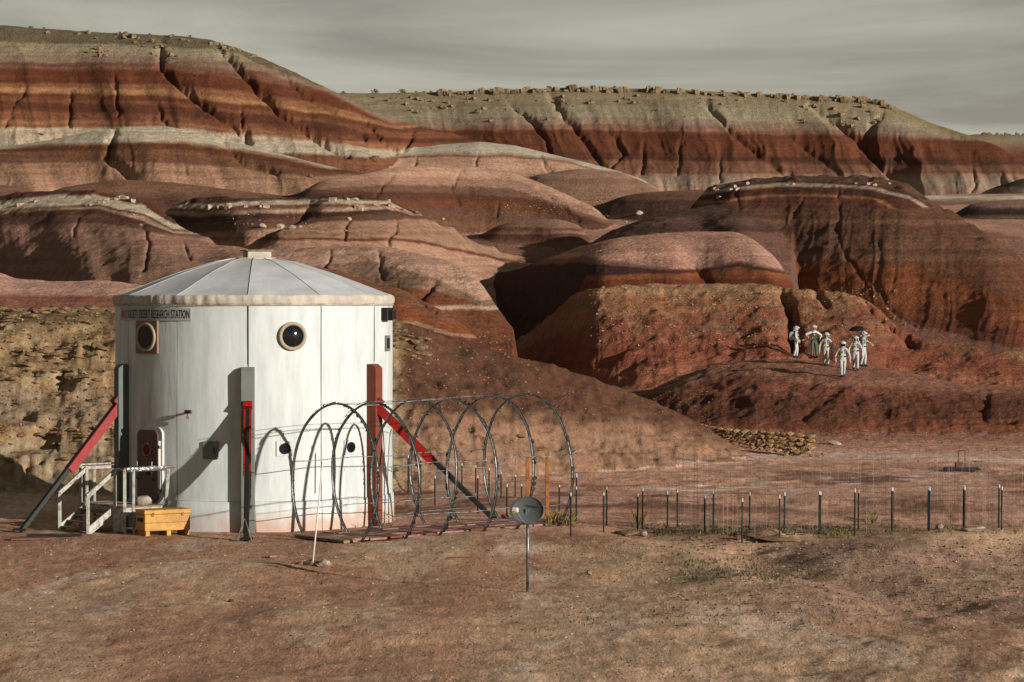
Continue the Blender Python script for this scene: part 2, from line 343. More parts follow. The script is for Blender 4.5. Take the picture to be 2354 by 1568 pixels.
# main gullies: drawn as lines seen on each hill, cut into it as real grooves (depth m, half-width px)
GUL = {
 'big_hill': [([(370,95),(370,150),(400,180),(440,215),(500,262),(540,290),(575,322)],2.2,9),([(500,100),(545,150),(590,200),(640,250),(700,295),(740,320),(800,350)],2.4,9),
              ([(165,212),(162,250),(163,290)],1.3,6),([(262,168),(270,235),(275,262)],1.0,5),([(362,235),(372,265),(388,292)],1.3,6),([(555,243),(553,275),(574,320)],1.5,6),
              ([(835,262),(860,300),(910,352)],1.6,7),([(60,200),(30,250),(15,290)],.9,6),([(640,160),(700,215),(790,270),(840,320)],1.2,7),([(950,290),(935,330),(925,352)],1.4,8)],
 'foothill': [([(268,300),(252,330),(248,358),(280,385),(306,406)],1.9,8),([(510,325),(540,350),(560,372),(640,395)],1.3,8),([(420,370),(430,400)],.4,5)],
 'mesa': [([(1177,240),(1230,285),(1255,320),(1262,350)],3.0,8),([(1265,215),(1300,270),(1335,310),(1360,350),(1392,380)],3.2,9),([(1620,232),(1690,310),(1740,350),(1812,402)],3.2,9),
          ([(1860,236),(1930,280),(1985,330),(2032,388),(2085,430)],5.5,12),([(2030,262),(1992,300),(1985,330)],3.0,10),([(1480,330),(1476,398)],2.0,6),([(1565,330),(1558,400)],1.8,6),
          ([(1657,350),(1655,415)],1.6,6),([(1400,300),(1430,350),(1400,395)],1.8,7),([(2230,380),(2240,425),(2235,440)],1.4,5),([(2300,395),(2300,420)],1.0,5),([(1800,300),(1860,350),(1930,400)],1.4,6)],
 'great_dome': [([(1927,428),(1930,480),(1924,530),(1945,590),(1990,660)],.9,6),([(1852,450),(1820,500),(1780,560),(1765,580)],.9,6),([(1692,440),(1700,490),(1690,540)],1.2,9),
                ([(2000,640),(2040,700),(2080,740),(2110,775)],1.0,7),([(1690,430),(1660,460),(1640,500)],1.2,9)],
 'middle_ledge_hill': [([(903,485),(915,520),(890,562)],.6,5),([(720,470),(650,500),(600,540),(540,560)],2.0,16),([(800,500),(790,550)],.5,5)],
 'tan_scree_hill': [([(1800,668),(1812,700),(1820,745),(1828,790)],1.6,13),([(1880,672),(1900,700)],.8,8),([(1990,690),(2040,745),(2100,790)],.9,7)],
 'pink_cap': [([(1600,612),(1625,640),(1640,662)],.7,6)],
 'orange_cone': [([(940,668),(1000,720)],.3,5)],
 'walkers_mound': [([(1930,900),(1850,960)],.35,14),([(2270,905),(2260,960)],.4,9)],
 'dome': [([(905,400),(880,425),(870,450)],.5,4),([(1060,395),(1040,430),(1055,470)],.6,4),([(1240,430),(1290,470),(1330,510)],.7,5),([(1150,460),(1140,500)],.5,4)],
 'left_ledge_hill': [([(330,520),(345,560),(330,620)],.6,4),([(420,560),(440,600)],.5,4),([(180,500),(170,540)],.5,4)],
 'pale_ridge': [([(1100,350),(1090,385)],.5,4),([(1240,360),(1270,400),(1300,430)],.7,5),([(960,360),(945,390)],.5,4)],
 'smooth_mound': [([(760,580),(740,640)],.4,5),([(870,575),(880,640)],.4,5),([(1000,640),(960,690)],1.0,12)],
}
RILLK = {'big_hill': 0.38, 'mesa': 0.42, 'near_bank': 0.25, 'great_dome': 0.45}
def seg_dist(px, py, pts):
    best = np.full(px.shape, 1e9)
    for (x0, y0), (x1, y1) in zip(pts[:-1], pts[1:]):
        dx, dy = x1 - x0, y1 - y0
        L = dx * dx + dy * dy
        t = np.clip(((px - x0) * dx + (py - y0) * dy) / L, 0, 1)
        best = np.minimum(best, np.hypot(px - x0 - t * dx, py - y0 - t * dy))
    return best

def hill_height(H, px, d):
    """px (cols) and d (rows) 2-D arrays -> z and position on face t"""
    c, f = H['crest'], H['foot']
    zc_pts = z_at(c[:, 1], c[:, 2]); zf_pts = z_at(f[:, 1], f[:, 2])
    # smooth interpolation of the lines
    def ip(x, xs, ys):
        a = np.interp(x, xs, ys); b = np.interp(x - 7, xs, ys); e = np.interp(x + 7, xs, ys)
        g = np.interp(x - 16, xs, ys); h = np.interp(x + 16, xs, ys)
        return (2 * a + 1.5 * b + 1.5 * e + g + h) / 7
    zc = ip(px, c[:, 0], zc_pts); dc = sum(np.interp(px + o_, c[:, 0], c[:, 2]) for o_ in (-48, -32, -16, 0, 16, 32, 48)) / 7
    zf = ip(px, f[:, 0], zf_pts); df = sum(np.interp(px + o_, f[:, 0], f[:, 2]) for o_ in (-60, -40, -20, 0, 20, 40, 60)) / 7
    # fade ends
    x0, x1 = c[0, 0], c[-1, 0]
    over = np.maximum(x0 - px, 0) + np.maximum(px - x1, 0)
    zc = zc - over * 0.15; zf = zf - over * 0.15
    rf, ra, sk = H['rill']
    py0 = py_of(d, np.minimum(zc, np.maximum(zf, zc)))
    t = (dc - d) / np.maximum(dc - df, 1.0)
    tt = np.clip(t, 0, 3)
    # rills fan down the face; skew follows the fall line
    wx = px - sk * tt * 120 + 14 * fbm(px / 60, d / 9, 2, 5)
    rl = ridged(wx / rf, d / 60 + 3, 3, sum(map(ord, H['name'])) % 97)
    rl2 = ridged(wx / (rf * 0.28), d / 30, 2, 31)
    amp = RILLK.get(H['name'], 0.33) * ra * np.clip(tt * 1.6, 0, 1) * (1 - 0.5 * np.clip(tt - 0.6, 0, 1))
    shift = (rl - 0.62) * amp * 3.2 + (rl2 - 0.6) * amp * (0.9 if H['name'] in ('big_hill', 'mesa') else 1.4)
    lob = fbm((px - (sk + .35) * tt * 160) / 150 + 5, d / 140, 2, 55) * np.clip(tt * 2, 0, 1) * np.minimum(0.16 * (dc - df), 4.5) * {'great_dome': .25, 'near_bank': .3, 'tan_scree_hill': .6, 'walkers_mound': .3, 'big_hill': .7, 'mesa': .8}.get(H['name'], 1.0)
    t = t - (shift + lob) / np.maximum(dc - df, 1.0)
    tt = np.clip(t, 0, None)
    body = np.where(tt <= 1, tt ** H['p'], 1 + (tt - 1) * 1.6)
    z = zc - np.maximum(zc - zf, 0.3) * body
    bk = np.clip(d - dc, 0, None)
    z = z - bk * H['back'] * np.clip(bk / 8, 0, 1)
    return z, t, zc, zf

def terrain(px, d):
    x = (px - CX) / F * d
    zf = floor_z(d)
    # valley-floor unevenness
    zf = zf - 3.6 * sstep(1010, 1120, px) * (1 - sstep(1330, 1480, px)) * sstep(150, 172, d) * (1 - sstep(236, 262, d))
    rightness = sstep(1250, 1900, px)
    zf = zf + 0.2 * sstep(850, 1150, px) * sstep(68, 76, d) * (1 - sstep(84, 100, d))
    zf = zf + 0.17 * fbm(x / 4.5, d / 7.0, 3, 14) * sstep(20, 50, d) * (1 - sstep(70, 75, d))
    zf = zf + 0.05 * fbm(x / 3.0, d / 3.0, 4, 1) * sstep(20, 60, d) + 0.018 * fbm(x / 0.35, d / 0.6, 3, 2)
    hum = fbm(x / 1.6, d / 2.2, 4, 8)
    zf = zf + rightness * 0.10 * hum * (1 - sstep(85, 100, d))
    # shallow swale across the right foreground, low rim beyond it
    py_flat = 692 + 6320 * 6.55 / d
    def line(pts, w, a):
        wp = [((p[0] - CX) / F * 6320 * 6.55 / (p[1] - 692), 6320 * 6.55 / (p[1] - 692)) for p in pts]
        return a * np.exp(-(seg_dist(x, d, wp) / w) ** 2)
    zf = zf - line([(1460, 1235), (1640, 1262), (1740, 1262), (1800, 1320), (2000, 1350), (2150, 1375)], 1.3, 0.26)
    zf = zf + line([(1430, 1262), (1620, 1300), (1760, 1350), (1900, 1400)], 1.5, 0.16)
    zf = zf + line([(2050, 1290), (2200, 1262), (2360, 1250)], 2.0, 0.28)
    zf = zf + line([(1900, 1300), (2000, 1320)], 1.5, 0.10)
    zf = zf - line([(1700, 1258), (1735, 1258)], .45, 0.3)
    zf = zf + line([(1500, 1405), (1800, 1425)], .9, 0.07) + line([(640, 1600), (1200, 1560)], 3, 0.10)
    red = sstep(90, 100, d) * (1 - sstep(112, 118, d)) * (px > 900)
    zf = zf + red * 0.16 * np.clip(fbm(x / 2.5, d / 2.0, 4, 12) + 0.1, 0, 1)
    best = zf.copy(); idx = np.full(px.shape, -1, dtype=np.int32); T = np.zeros(px.shape)
    for k, H in enumerate(HILLS):
        dmin = H['foot'][:, 2].min() - 12; dmax = H['crest'][:, 2].max() + 60
        rows = np.where((d[:, 0] > dmin) & (d[:, 0] < dmax))[0]
        if len(rows) == 0: continue
        r0, r1 = rows[0], rows[-1] + 1
        P, D = px[r0:r1], d[r0:r1]
        z, t, zc, zfo = hill_height(H, P, D)
        X = x[r0:r1]
        if H['name'] in GUL:
            PY = py_of(D, z)
            gk, gw = {'big_hill': (.6, .75), 'mesa': (.42, .7), 'great_dome': (.17, .6), 'tan_scree_hill': (.75, .8)}.get(H['name'], (.6, .8))
            wob = 5 * fbm(P / 14, PY / 14, 2, 44)
            for pts, dep, w in GUL[H['name']]:
                sd_ = seg_dist(P + wob, PY, pts)
                end = sstep(pts[0][1] - 4, pts[0][1] + 28, PY)
                z = z - gk * dep * (0.35 + 0.65 * end) * np.exp(-(sd_ / (w * gw)) ** 1.3) * (t > -0.05)
        sc = max(1.0, H['crest'][:, 2].mean() / 150.0)
        ons = np.clip(t * 3 + 0.3, 0.15, 1)
        z = z + H['rough'] * ons * fbm(X / (3.0 * sc), D / (3.0 * sc), 4, 20 + k) + 0.25 * H['rough'] * fbm(X / (0.5 * sc), D / (0.7 * sc), 2, 60 + k)
        if H['terr'] > 0:
            # harder beds stand out as faint steps
            q = vnoise(z / (0.9 * sc) + 0.15 * fbm(X / 20, D / 20, 2, 70), z * 0 + k, 90)
            z = z + H['terr'] * (q - 0.5) * 1.4 * np.clip(t * 4, 0, 1)
        if H['rocky']:
            if H['name'] == 'near_bank':
                lf = 1 - sstep(880, 960, P)
                wz = z + 0.45 * fbm(X / 3.5, D / 4, 4, 71)
                st = 1.0
                ph = wz / st; fr = ph - np.floor(ph)
                stepz = (np.floor(ph) + np.clip(fr * 2.4 - 1.2, 0, 1)) * st
                str_ = lf * 0.8 * sstep(0.0, 0.3, fbm(X / 2.2, D / 3, 3, 72)) * np.clip(t * 5, 0, 1)
                z = z * (1 - str_) + stepz * str_
                z = z + lf * 0.30 * fbm(X / 2.4, z / 0.42, 3, 79) * np.clip(t * 5, 0, 1)
                z = z + lf * 0.10 * fbm(X / 0.7, D / 0.8, 3, 73) * np.clip(t * 5, 0, 1)
                z = z + (1 - lf) * 0.14 * fbm(X / 0.7, D / 0.9, 3, 74) * sstep(.15, .5, t)
            else:
                z = z + 0.12 * fbm(X / 0.9, D / 1.1, 3, 75)
        if H['name'] == 'walkers_mound':
            z = z + 0.16 * fbm(X / 0.8, D / 0.8, 3, 76) * sstep(0.3, 0.6, t)
        if H['name'] in ('left_ledge_hill', 'middle_ledge_hill', 'great_dome'):
            z = z + 0.5 * np.clip(fbm(X / 1.6, D / 2.0, 3, 77), 0, 1) * np.exp(-((t - 0.10) / 0.10) ** 2) * (t > 0)
        b = best[r0:r1]; i_ = idx[r0:r1]; T_ = T[r0:r1]
        kk = (0.7 if D.min() > 150 else 0.3) if H['name'] != 'near_bank' else 0.12
        m = np.maximum(b, z)
        dz = np.abs(b - z)
        sm = m + kk * np.exp(-dz / kk) * 0.5
        win = z > b
        i_[win] = k; T_[win] = t[win]
        b[:] = sm
    return x, best, idx, T

def band_color(H, px, py):
    ys = []
    cols = [np.array(lin(c)) for _, c in H['bands']]
    out = np.zeros(px.shape + (3,)) + cols[0]
    for (b, _), c in list(zip(H['bands'], cols))[1:]:
        if isinstance(b, (int, float)):
            by = np.full(px.shape, float(b))
        else:
            a = np.array(b, float)
            by = np.interp(px, a[:, 0], a[:, 1])
        bw = 4.2 if H['name'] in ('big_hill', 'mesa') else 2.8
        w = sstep(-bw, bw, py - by)[..., None]
        out = out * (1 - w) + c * w
    return out

cols_px = np.concatenate([np.linspace(-700, -30, 30, endpoint=False), np.linspace(-30, 2384, 900), np.linspace(2384, 3050, 31)[1:]])
py_rows = np.arange(1620, 1150, -2.4)
d_fore = 6320 * 6.55 / (py_rows - 692)
rows_d = np.concatenate([np.linspace(6, d_fore[0], 26, endpoint=False), d_fore, ])
last = rows_d[-1]
def seq(a, b, s):
    return np.arange(a, b, s)
near_rows = np.concatenate([rows_d, seq(last + 0.3, 119, 0.24)])
far_rows = np.concatenate([seq(near_rows[-1], 150, 0.3), seq(150, 190, 0.3), seq(190, 250, 0.38), seq(250, 350, 0.6), seq(350, 405, 0.5), seq(405, 520, 3.0), seq(520, 622, 0.7), seq(622, 900, 9.0)])
d_all = np.concatenate([near_rows, far_rows[1:]])
PXG, DG = np.meshgrid(cols_px, d_all)
XG, ZG, IDG, TG = terrain(PXG, DG)
PYG = py_of(DG, ZG)

def hit(px, py, dmin=40.0):
    """first terrain point met by the sight line through (px,py)"""
    j = int(np.clip(np.searchsorted(cols_px, px), 1, len(cols_px) - 1))
    a = (px - cols_px[j - 1]) / (cols_px[j] - cols_px[j - 1])
    p = PYG[:, j - 1] * (1 - a) + PYG[:, j] * a
    z = ZG[:, j - 1] * (1 - a) + ZG[:, j] * a
    ok = np.where((p <= py) & (d_all > dmin))[0]
    if len(ok) == 0: return None
    i = ok[0]
    return Vector(((px - CX) / F * d_all[i], d_all[i], z[i]))
def hz(X, Y):
    """terrain height under a world point"""
    px = X / Y * F + CX
    j = int(np.clip(np.searchsorted(cols_px, px), 1, len(cols_px) - 1)); a = (px - cols_px[j - 1]) / (cols_px[j] - cols_px[j - 1])
    i = int(np.clip(np.searchsorted(d_all, Y), 1, len(d_all) - 1)); b = (Y - d_all[i - 1]) / (d_all[i] - d_all[i - 1])
    return float((ZG[i - 1, j - 1] * (1 - a) + ZG[i - 1, j] * a) * (1 - b) + (ZG[i, j - 1] * (1 - a) + ZG[i, j] * a) * b)

# ---- bed colours per vertex (rock colour, plus shade painted in the hollow and on right_knoll)
def terrain_colors():
    C = np.zeros(PXG.shape + (3,))
    PYW = PYG + 3.0 * fbm(XG / 6, DG / 6, 3, 101) + 1.6 * fbm(XG / 1.5, DG / 1.5, 2, 102)
    for k, H in enumerate(HILLS):
        m = IDG == k
        if not m.any(): continue
        c = band_color(H, PXG[m], PYW[m])
        # thin secondary laminae following the beds
        lam = vnoise(PYW[m] / 3.3 + 0.6 * fbm(PXG[m] / 160, PYW[m] / 50, 2, 7), PXG[m] / 900.0, 33 + k)
        c = c * (0.86 + 0.28 * lam)[:, None]
        lam2 = vnoise(PYW[m] / 9.0, PXG[m] / 500.0, 133 + k)
        c = c * (0.92 + 0.16 * lam2)[:, None]
        piv = 0.27 if H['name'] != 'near_bank' else 0.3
        c = piv * (c / piv) ** {'near_bank': 1.1, 'big_hill': 1.1, 'mesa': 1.1}.get(H['name'], 1.2)
        C[m] = c * 1.08
        if H['name'] == 'near_bank':
            px, py = PXG[m], PYW[m]
            right = sstep(905, 945, px)
            base = np.array(lin('a18d72'))
            red = np.array(lin('6c4531')); pale = np.array(lin('a67a5f')); dk = np.array(lin('4f3328'))
            lower = sstep(-30, 30, py - np.interp(px, [900, 1000, 1177, 1300, 1450, 1600, 1700], [950, 965, 960, 975, 975, 1000, 1030]) + 22 * fbm(px / 40, py / 20, 3, 9))
            cr_ = red * (1 - lower[:, None]) + pale * lower[:, None]
            blot = sstep(0.05, 0.4, fbm(px / 30, py / 18, 4, 10))[:, None] * (1 - lower[:, None]) * 0.5
            cr_ = cr_ * (1 - blot) + dk * blot
            mix = right[:, None]
            Cm = C[m]; Cm = Cm * (1 - mix) + cr_ * mix * 0.85
            n = fbm(px / 22, py / 9, 4, 11)
            org = (sstep(0.05, 0.35, n) * (1 - right) * 0.7)[:, None]
            Cm = Cm * (1 - org) + np.array(lin('855f3c')) * 1.05 * org
            C[m] = Cm
        if H['name'] == 'tan_scree_hill':
            px, py = PXG[m], PYW[m]
            n = sstep(0.0, 0.5, fbm(px / 30, py / 14, 4, 14)) * (1 - sstep(740, 820, py)) * sstep(1280, 1340, px) * (1 - sstep(2020, 2060, px))
            C[m] = C[m] * (1 - 0.5 * n[:, None]) + 0.5 * n[:, None] * np.array(lin('8f7055'))
    g = IDG == -1
    px, py, d, x = PXG[g], PYG[g], DG[g], XG[g]
    tan = np.array(lin('9f8266')); brn = np.array(lin('8f6b52')); redb = np.array(lin('80563f')); pale = np.array(lin('b09a86')); dirt = np.array(lin('a47b64')); dark = np.array(lin('5c4034'))
    purple = np.array(lin('8a6c5a'))
    def mixc(a, b, w): return a * (1 - w[:, None]) + b * w[:, None]
    c = np.zeros((len(px), 3)) + tan
    n0 = fbm(x / 3.2, d / 13.0, 4, 201); n1_ = fbm(x / 1.0, d / 4.0, 4, 202); n2_ = fbm(x / 9, d / 22, 3, 203)
    c = mixc(c, brn, sstep(-0.25, 0.35, n0 + 0.35 * n1_))
    c = mixc(c, purple, sstep(1380, 1500, py) * (0.15 + 0.5 * sstep(-0.1, 0.4, n2_)))
    c = mixc(c, pale, sstep(0.28, 0.6, fbm(x / 1.5, d / 4.5, 4, 204)) * 0.55)
    c = mixc(c, redb, np.exp(-((py - 1236) / 17) ** 2) * (1 - sstep(1250, 1400, px)) * (0.25 + 0.5 * sstep(-.2, .3, n1_)))
    c = mixc(c, purple, sstep(1600, 1900, px) * sstep(1230, 1260, py) * (1 - sstep(1400, 1460, py)) * (0.5 + 0.5 * sstep(-.3, .3, n1_)))
    # yard beyond the fence: red dirt, dark crusts, salt
    yard = (1 - sstep(1208, 1228, py)) * sstep(870, 910, px)
    c = mixc(c, dirt, yard)
    streak = fbm(x / 2.6, d / 3.2, 4, 205)
    c = mixc(c, redb, yard * sstep(0.05, 0.30, streak) * sstep(1060, 1080, py) * (1 - sstep(1170, 1200, py)) * 0.85)
    c = mixc(c, dark, yard * sstep(0.30, 0.5, streak) * sstep(1065, 1085, py) * (1 - sstep(1160, 1190, py)) * 0.7)
    salt = fbm(x / 1.6, d / 1.2, 4, 206)
    sz = np.exp(-((px - 1650) / 160) ** 2 - ((py - 1120) / 16) ** 2) + np.exp(-((px - 2000) / 110) ** 2 - ((py - 1105) / 10) ** 2) + 0.8 * np.exp(-((px - 2150) / 120) ** 2 - ((py - 1090) / 10) ** 2) + 0.6*np.exp(-((px - 1080) / 90) ** 2 - ((py - 1165) / 10) ** 2)
    c = mixc(c, np.array(lin('c9b5a8')), np.clip(sz * sstep(0.08, 0.32, salt), 0, 1) * 0.9)
    # pale path between the stone wall and the mound
    path = np.exp(-((py - np.interp(px, [1280, 1500, 1800, 2050, 2354], [1082, 1070, 1046, 1048, 1058])) / 9) ** 2) * sstep(1250, 1400, px)
    c = mixc(c, np.array(lin('b99a8b')), np.clip(path, 0, 1) * 0.75)
    c = mixc(c, np.array(lin('79503f')), sstep(118, 128, d))
    c = mixc(c, np.array(lin('4c3329')), sstep(1010, 1100, px) * (1 - sstep(1380, 1500, px)) * sstep(150, 165, d) * (1 - sstep(240, 270, d)))  # shade of the central hollow painted into its floor colour
    c = mixc(c, np.array(lin('96705e')), sstep(230, 330, d))
    grass = np.array(lin('5e5a3c'))
    gz = np.exp(-((py - 1222) / 9) ** 2) * sstep(1440, 1560, px) * (1 - sstep(2000, 2200, px)) * sstep(-.05, .35, fbm(x / 0.8, d / 0.6, 3, 207))
    gz = np.clip(gz + 0.8 * np.exp(-((py - np.interp(px, [1560, 1700, 1830, 2000], [1280, 1310, 1335, 1350])) / 8) ** 2) * sstep(1550, 1600, px) * (1 - sstep(1850, 2100, px)) * sstep(-.1, .3, fbm(x / .7, d / .7, 3, 208)), 0, 1)
    c = mixc(c, grass, gz * 0.8)
    c = c * (0.86 + 0.28 * vnoise(x / 0.5, d / 0.5, 209))[:, None]
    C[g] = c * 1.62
    lum = (C * np.array([.3, .6, .1])).sum(-1, keepdims=True)
    sat = np.where((IDG == -1)[..., None], 0.92, 0.90)
    tint = np.where((IDG == -1)[..., None], np.array([1.0, 1.0, 1.0]), np.array([0.98, 1.03, 0.99]))
    return np.clip((lum + (C - lum) * sat) * tint * 0.72, 0.006, 0.85)
CG = terrain_colors()

def grid_mesh(name, r0, r1, mat):
    nr, nc = r1 - r0, len(cols_px)
    co = np.stack([XG[r0:r1], DG[r0:r1], ZG[r0:r1]], -1).reshape(-1, 3).astype(np.float32)
    i = np.arange((nr - 1) * nc).reshape(nr - 1, nc)[:, :-1].ravel()
    quads = np.stack([i, i + 1, i + nc + 1, i + nc], 1).astype(np.int32)
    me = bpy.data.meshes.new(name)
    me.vertices.add(len(co)); me.vertices.foreach_set("co", co.ravel())
    me.loops.add(len(quads) * 4); me.loops.foreach_set("vertex_index", quads.ravel())
    me.polygons.add(len(quads)); me.polygons.foreach_set("loop_start", np.arange(0, len(quads) * 4, 4, dtype=np.int32))
    me.polygons.foreach_set("use_smooth", np.ones(len(quads), dtype=bool))
    me.update()
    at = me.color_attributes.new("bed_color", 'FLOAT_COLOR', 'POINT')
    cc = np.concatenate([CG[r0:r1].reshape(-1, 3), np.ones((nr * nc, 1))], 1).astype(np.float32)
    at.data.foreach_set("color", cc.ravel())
    me.materials.append(mat)
    return link(name, me)

def terrain_mat(name, fine, bump_d, bscale, mott=0.35, ysc=1.0):
    m = bpy.data.materials.new(name); m.use_nodes = True
    t = m.node_tree; b = t.nodes["Principled BSDF"]; L = t.links.new
    b.inputs["Roughness"].default_value = 0.95
    b.inputs["Specular IOR Level"].default_value = 0.12
    a = t.nodes.new("ShaderNodeAttribute"); a.attribute_name = "bed_color"
    tcn0 = t.nodes.new("ShaderNodeTexCoord")
    tcn = t.nodes.new("ShaderNodeMapping"); tcn.inputs["Scale"].default_value = (1, ysc, 1)
    L(tcn0.outputs["Object"], tcn.inputs["Vector"])
    nz = t.nodes.new("ShaderNodeTexNoise"); nz.inputs["Scale"].default_value = fine; nz.inputs["Detail"].default_value = 7; nz.inputs["Roughness"].default_value = 0.68
    L(tcn.outputs["Vector"], nz.inputs["Vector"])
    n3 = t.nodes.new("ShaderNodeTexNoise"); n3.inputs["Scale"].default_value = fine * 6.5; n3.inputs["Detail"].default_value = 4; n3.inputs["Roughness"].default_value = 0.7
    L(tcn.outputs["Vector"], n3.inputs["Vector"])
    r1 = t.nodes.new("ShaderNodeMapRange"); r1.inputs["From Min"].default_value = 0.3; r1.inputs["From Max"].default_value = 0.7
    r1.inputs["To Min"].default_value = 1 - mott; r1.inputs["To Max"].default_value = 1 + mott
    L(nz.outputs["Fac"], r1.inputs["Value"])
    r2 = t.nodes.new("ShaderNodeMapRange"); r2.inputs["From Min"].default_value = 0.3; r2.inputs["From Max"].default_value = 0.7
    r2.inputs["To Min"].default_value = 1 - mott * 0.9; r2.inputs["To Max"].default_value = 1 + mott * 0.9
    L(n3.outputs["Fac"], r2.inputs["Value"])
    mm = t.nodes.new("ShaderNodeMath"); mm.operation = 'MULTIPLY'
    L(r1.outputs[0], mm.inputs[0]); L(r2.outputs[0], mm.inputs[1])
    mx_ = t.nodes.new("ShaderNodeVectorMath"); mx_.operation = 'SCALE'
    L(a.outputs["Color"], mx_.inputs[0]); L(mm.outputs[0], mx_.inputs["Scale"])
    L(mx_.outputs[0], b.inputs["Base Color"])
    nb = t.nodes.new("ShaderNodeTexNoise"); nb.inputs["Scale"].default_value = bscale; nb.inputs["Detail"].default_value = 6; nb.inputs["Roughness"].default_value = 0.65
    L(tcn.outputs["Vector"], nb.inputs["Vector"])
    bu = t.nodes.new("ShaderNodeBump"); bu.inputs["Strength"].default_value = 1.0; bu.inputs["Distance"].default_value = bump_d
    L(nb.outputs["Fac"], bu.inputs["Height"])
    L(bu.outputs[0], b.inputs["Normal"])
    return m
M_GROUND = terrain_mat("ground_earth", 5.0, 0.032, 14.0, 0.36, 0.3)
M_HILLS = terrain_mat("hill_clay", 1.1, 0.30, 2.8, 0.30)
nN = len(near_rows)
ground = tag(grid_mesh("ground", 0, nN, M_GROUND), kind="structure")
hills = tag(grid_mesh("hills", nN - 1, len(d_all), M_HILLS), kind="structure")
# the desert plain carries the land on to the horizon all round
me = bpy.data.meshes.new("plain")
bm = bmesh.new()
bmesh.ops.create_circle(bm, cap_ends=True, segments=96, radius=9000)
for v in bm.verts: v.co.z = -2.2
bm.to_mesh(me); bm.free()
def simple_mat(name, col, rough=0.8, metal=0.0, spec=0.3, noise=None, bump=None, gain=1.0):
    m = bpy.data.materials.new(name); m.use_nodes = True
    t = m.node_tree; b = t.nodes["Principled BSDF"]; L = t.links.new
    gain = gain * 0.72
    c = tuple(min(1, v * gain) for v in lin(col))
    b.inputs["Base Color"].default_value = (*c, 1)
    b.inputs["Roughness"].default_value = rough
    b.inputs["Metallic"].default_value = metal
    b.inputs["Specular IOR Level"].default_value = spec
    tcn = t.nodes.new("ShaderNodeTexCoord")
    if noise:
        sc_, amt = noise[0], noise[1]
        nz = t.nodes.new("ShaderNodeTexNoise"); nz.inputs["Scale"].default_value = sc_; nz.inputs["Detail"].default_value = 6; nz.inputs["Roughness"].default_value = 0.65
        L(tcn.outputs["Object"], nz.inputs["Vector"])
        rp = t.nodes.new("ShaderNodeValToRGB")
        c2 = lin(noise[2]) if len(noise) > 2 else tuple(v * (1 - amt) for v in c)
        if len(noise) > 2: c2 = tuple(v * gain for v in c2)
        rp.color_ramp.elements[0].position = 0.36; rp.color_ramp.elements[0].color = (*c2, 1)
        rp.color_ramp.elements[1].position = 0.36 + 0.32 * (amt if len(noise) > 2 else 1); rp.color_ramp.elements[1].color = (*c, 1)
        L(nz.outputs["Fac"], rp.inputs["Fac"]); L(rp.outputs[0], b.inputs["Base Color"])
    if bump:
        nb = t.nodes.new("ShaderNodeTexNoise"); nb.inputs["Scale"].default_value = bump[0]; nb.inputs["Detail"].default_value = 5
        L(tcn.outputs["Object"], nb.inputs["Vector"])
        bu = t.nodes.new("ShaderNodeBump"); bu.inputs["Distance"].default_value = bump[1]; bu.inputs["Strength"].default_value = 1
        L(nb.outputs["Fac"], bu.inputs["Height"]); L(bu.outputs[0], b.inputs["Normal"])
    return m
me.materials.append(simple_mat("plain_earth", '9a7a66', 0.95, noise=(0.02, 0.4)))
tag(link("plain", me), kind="structure")
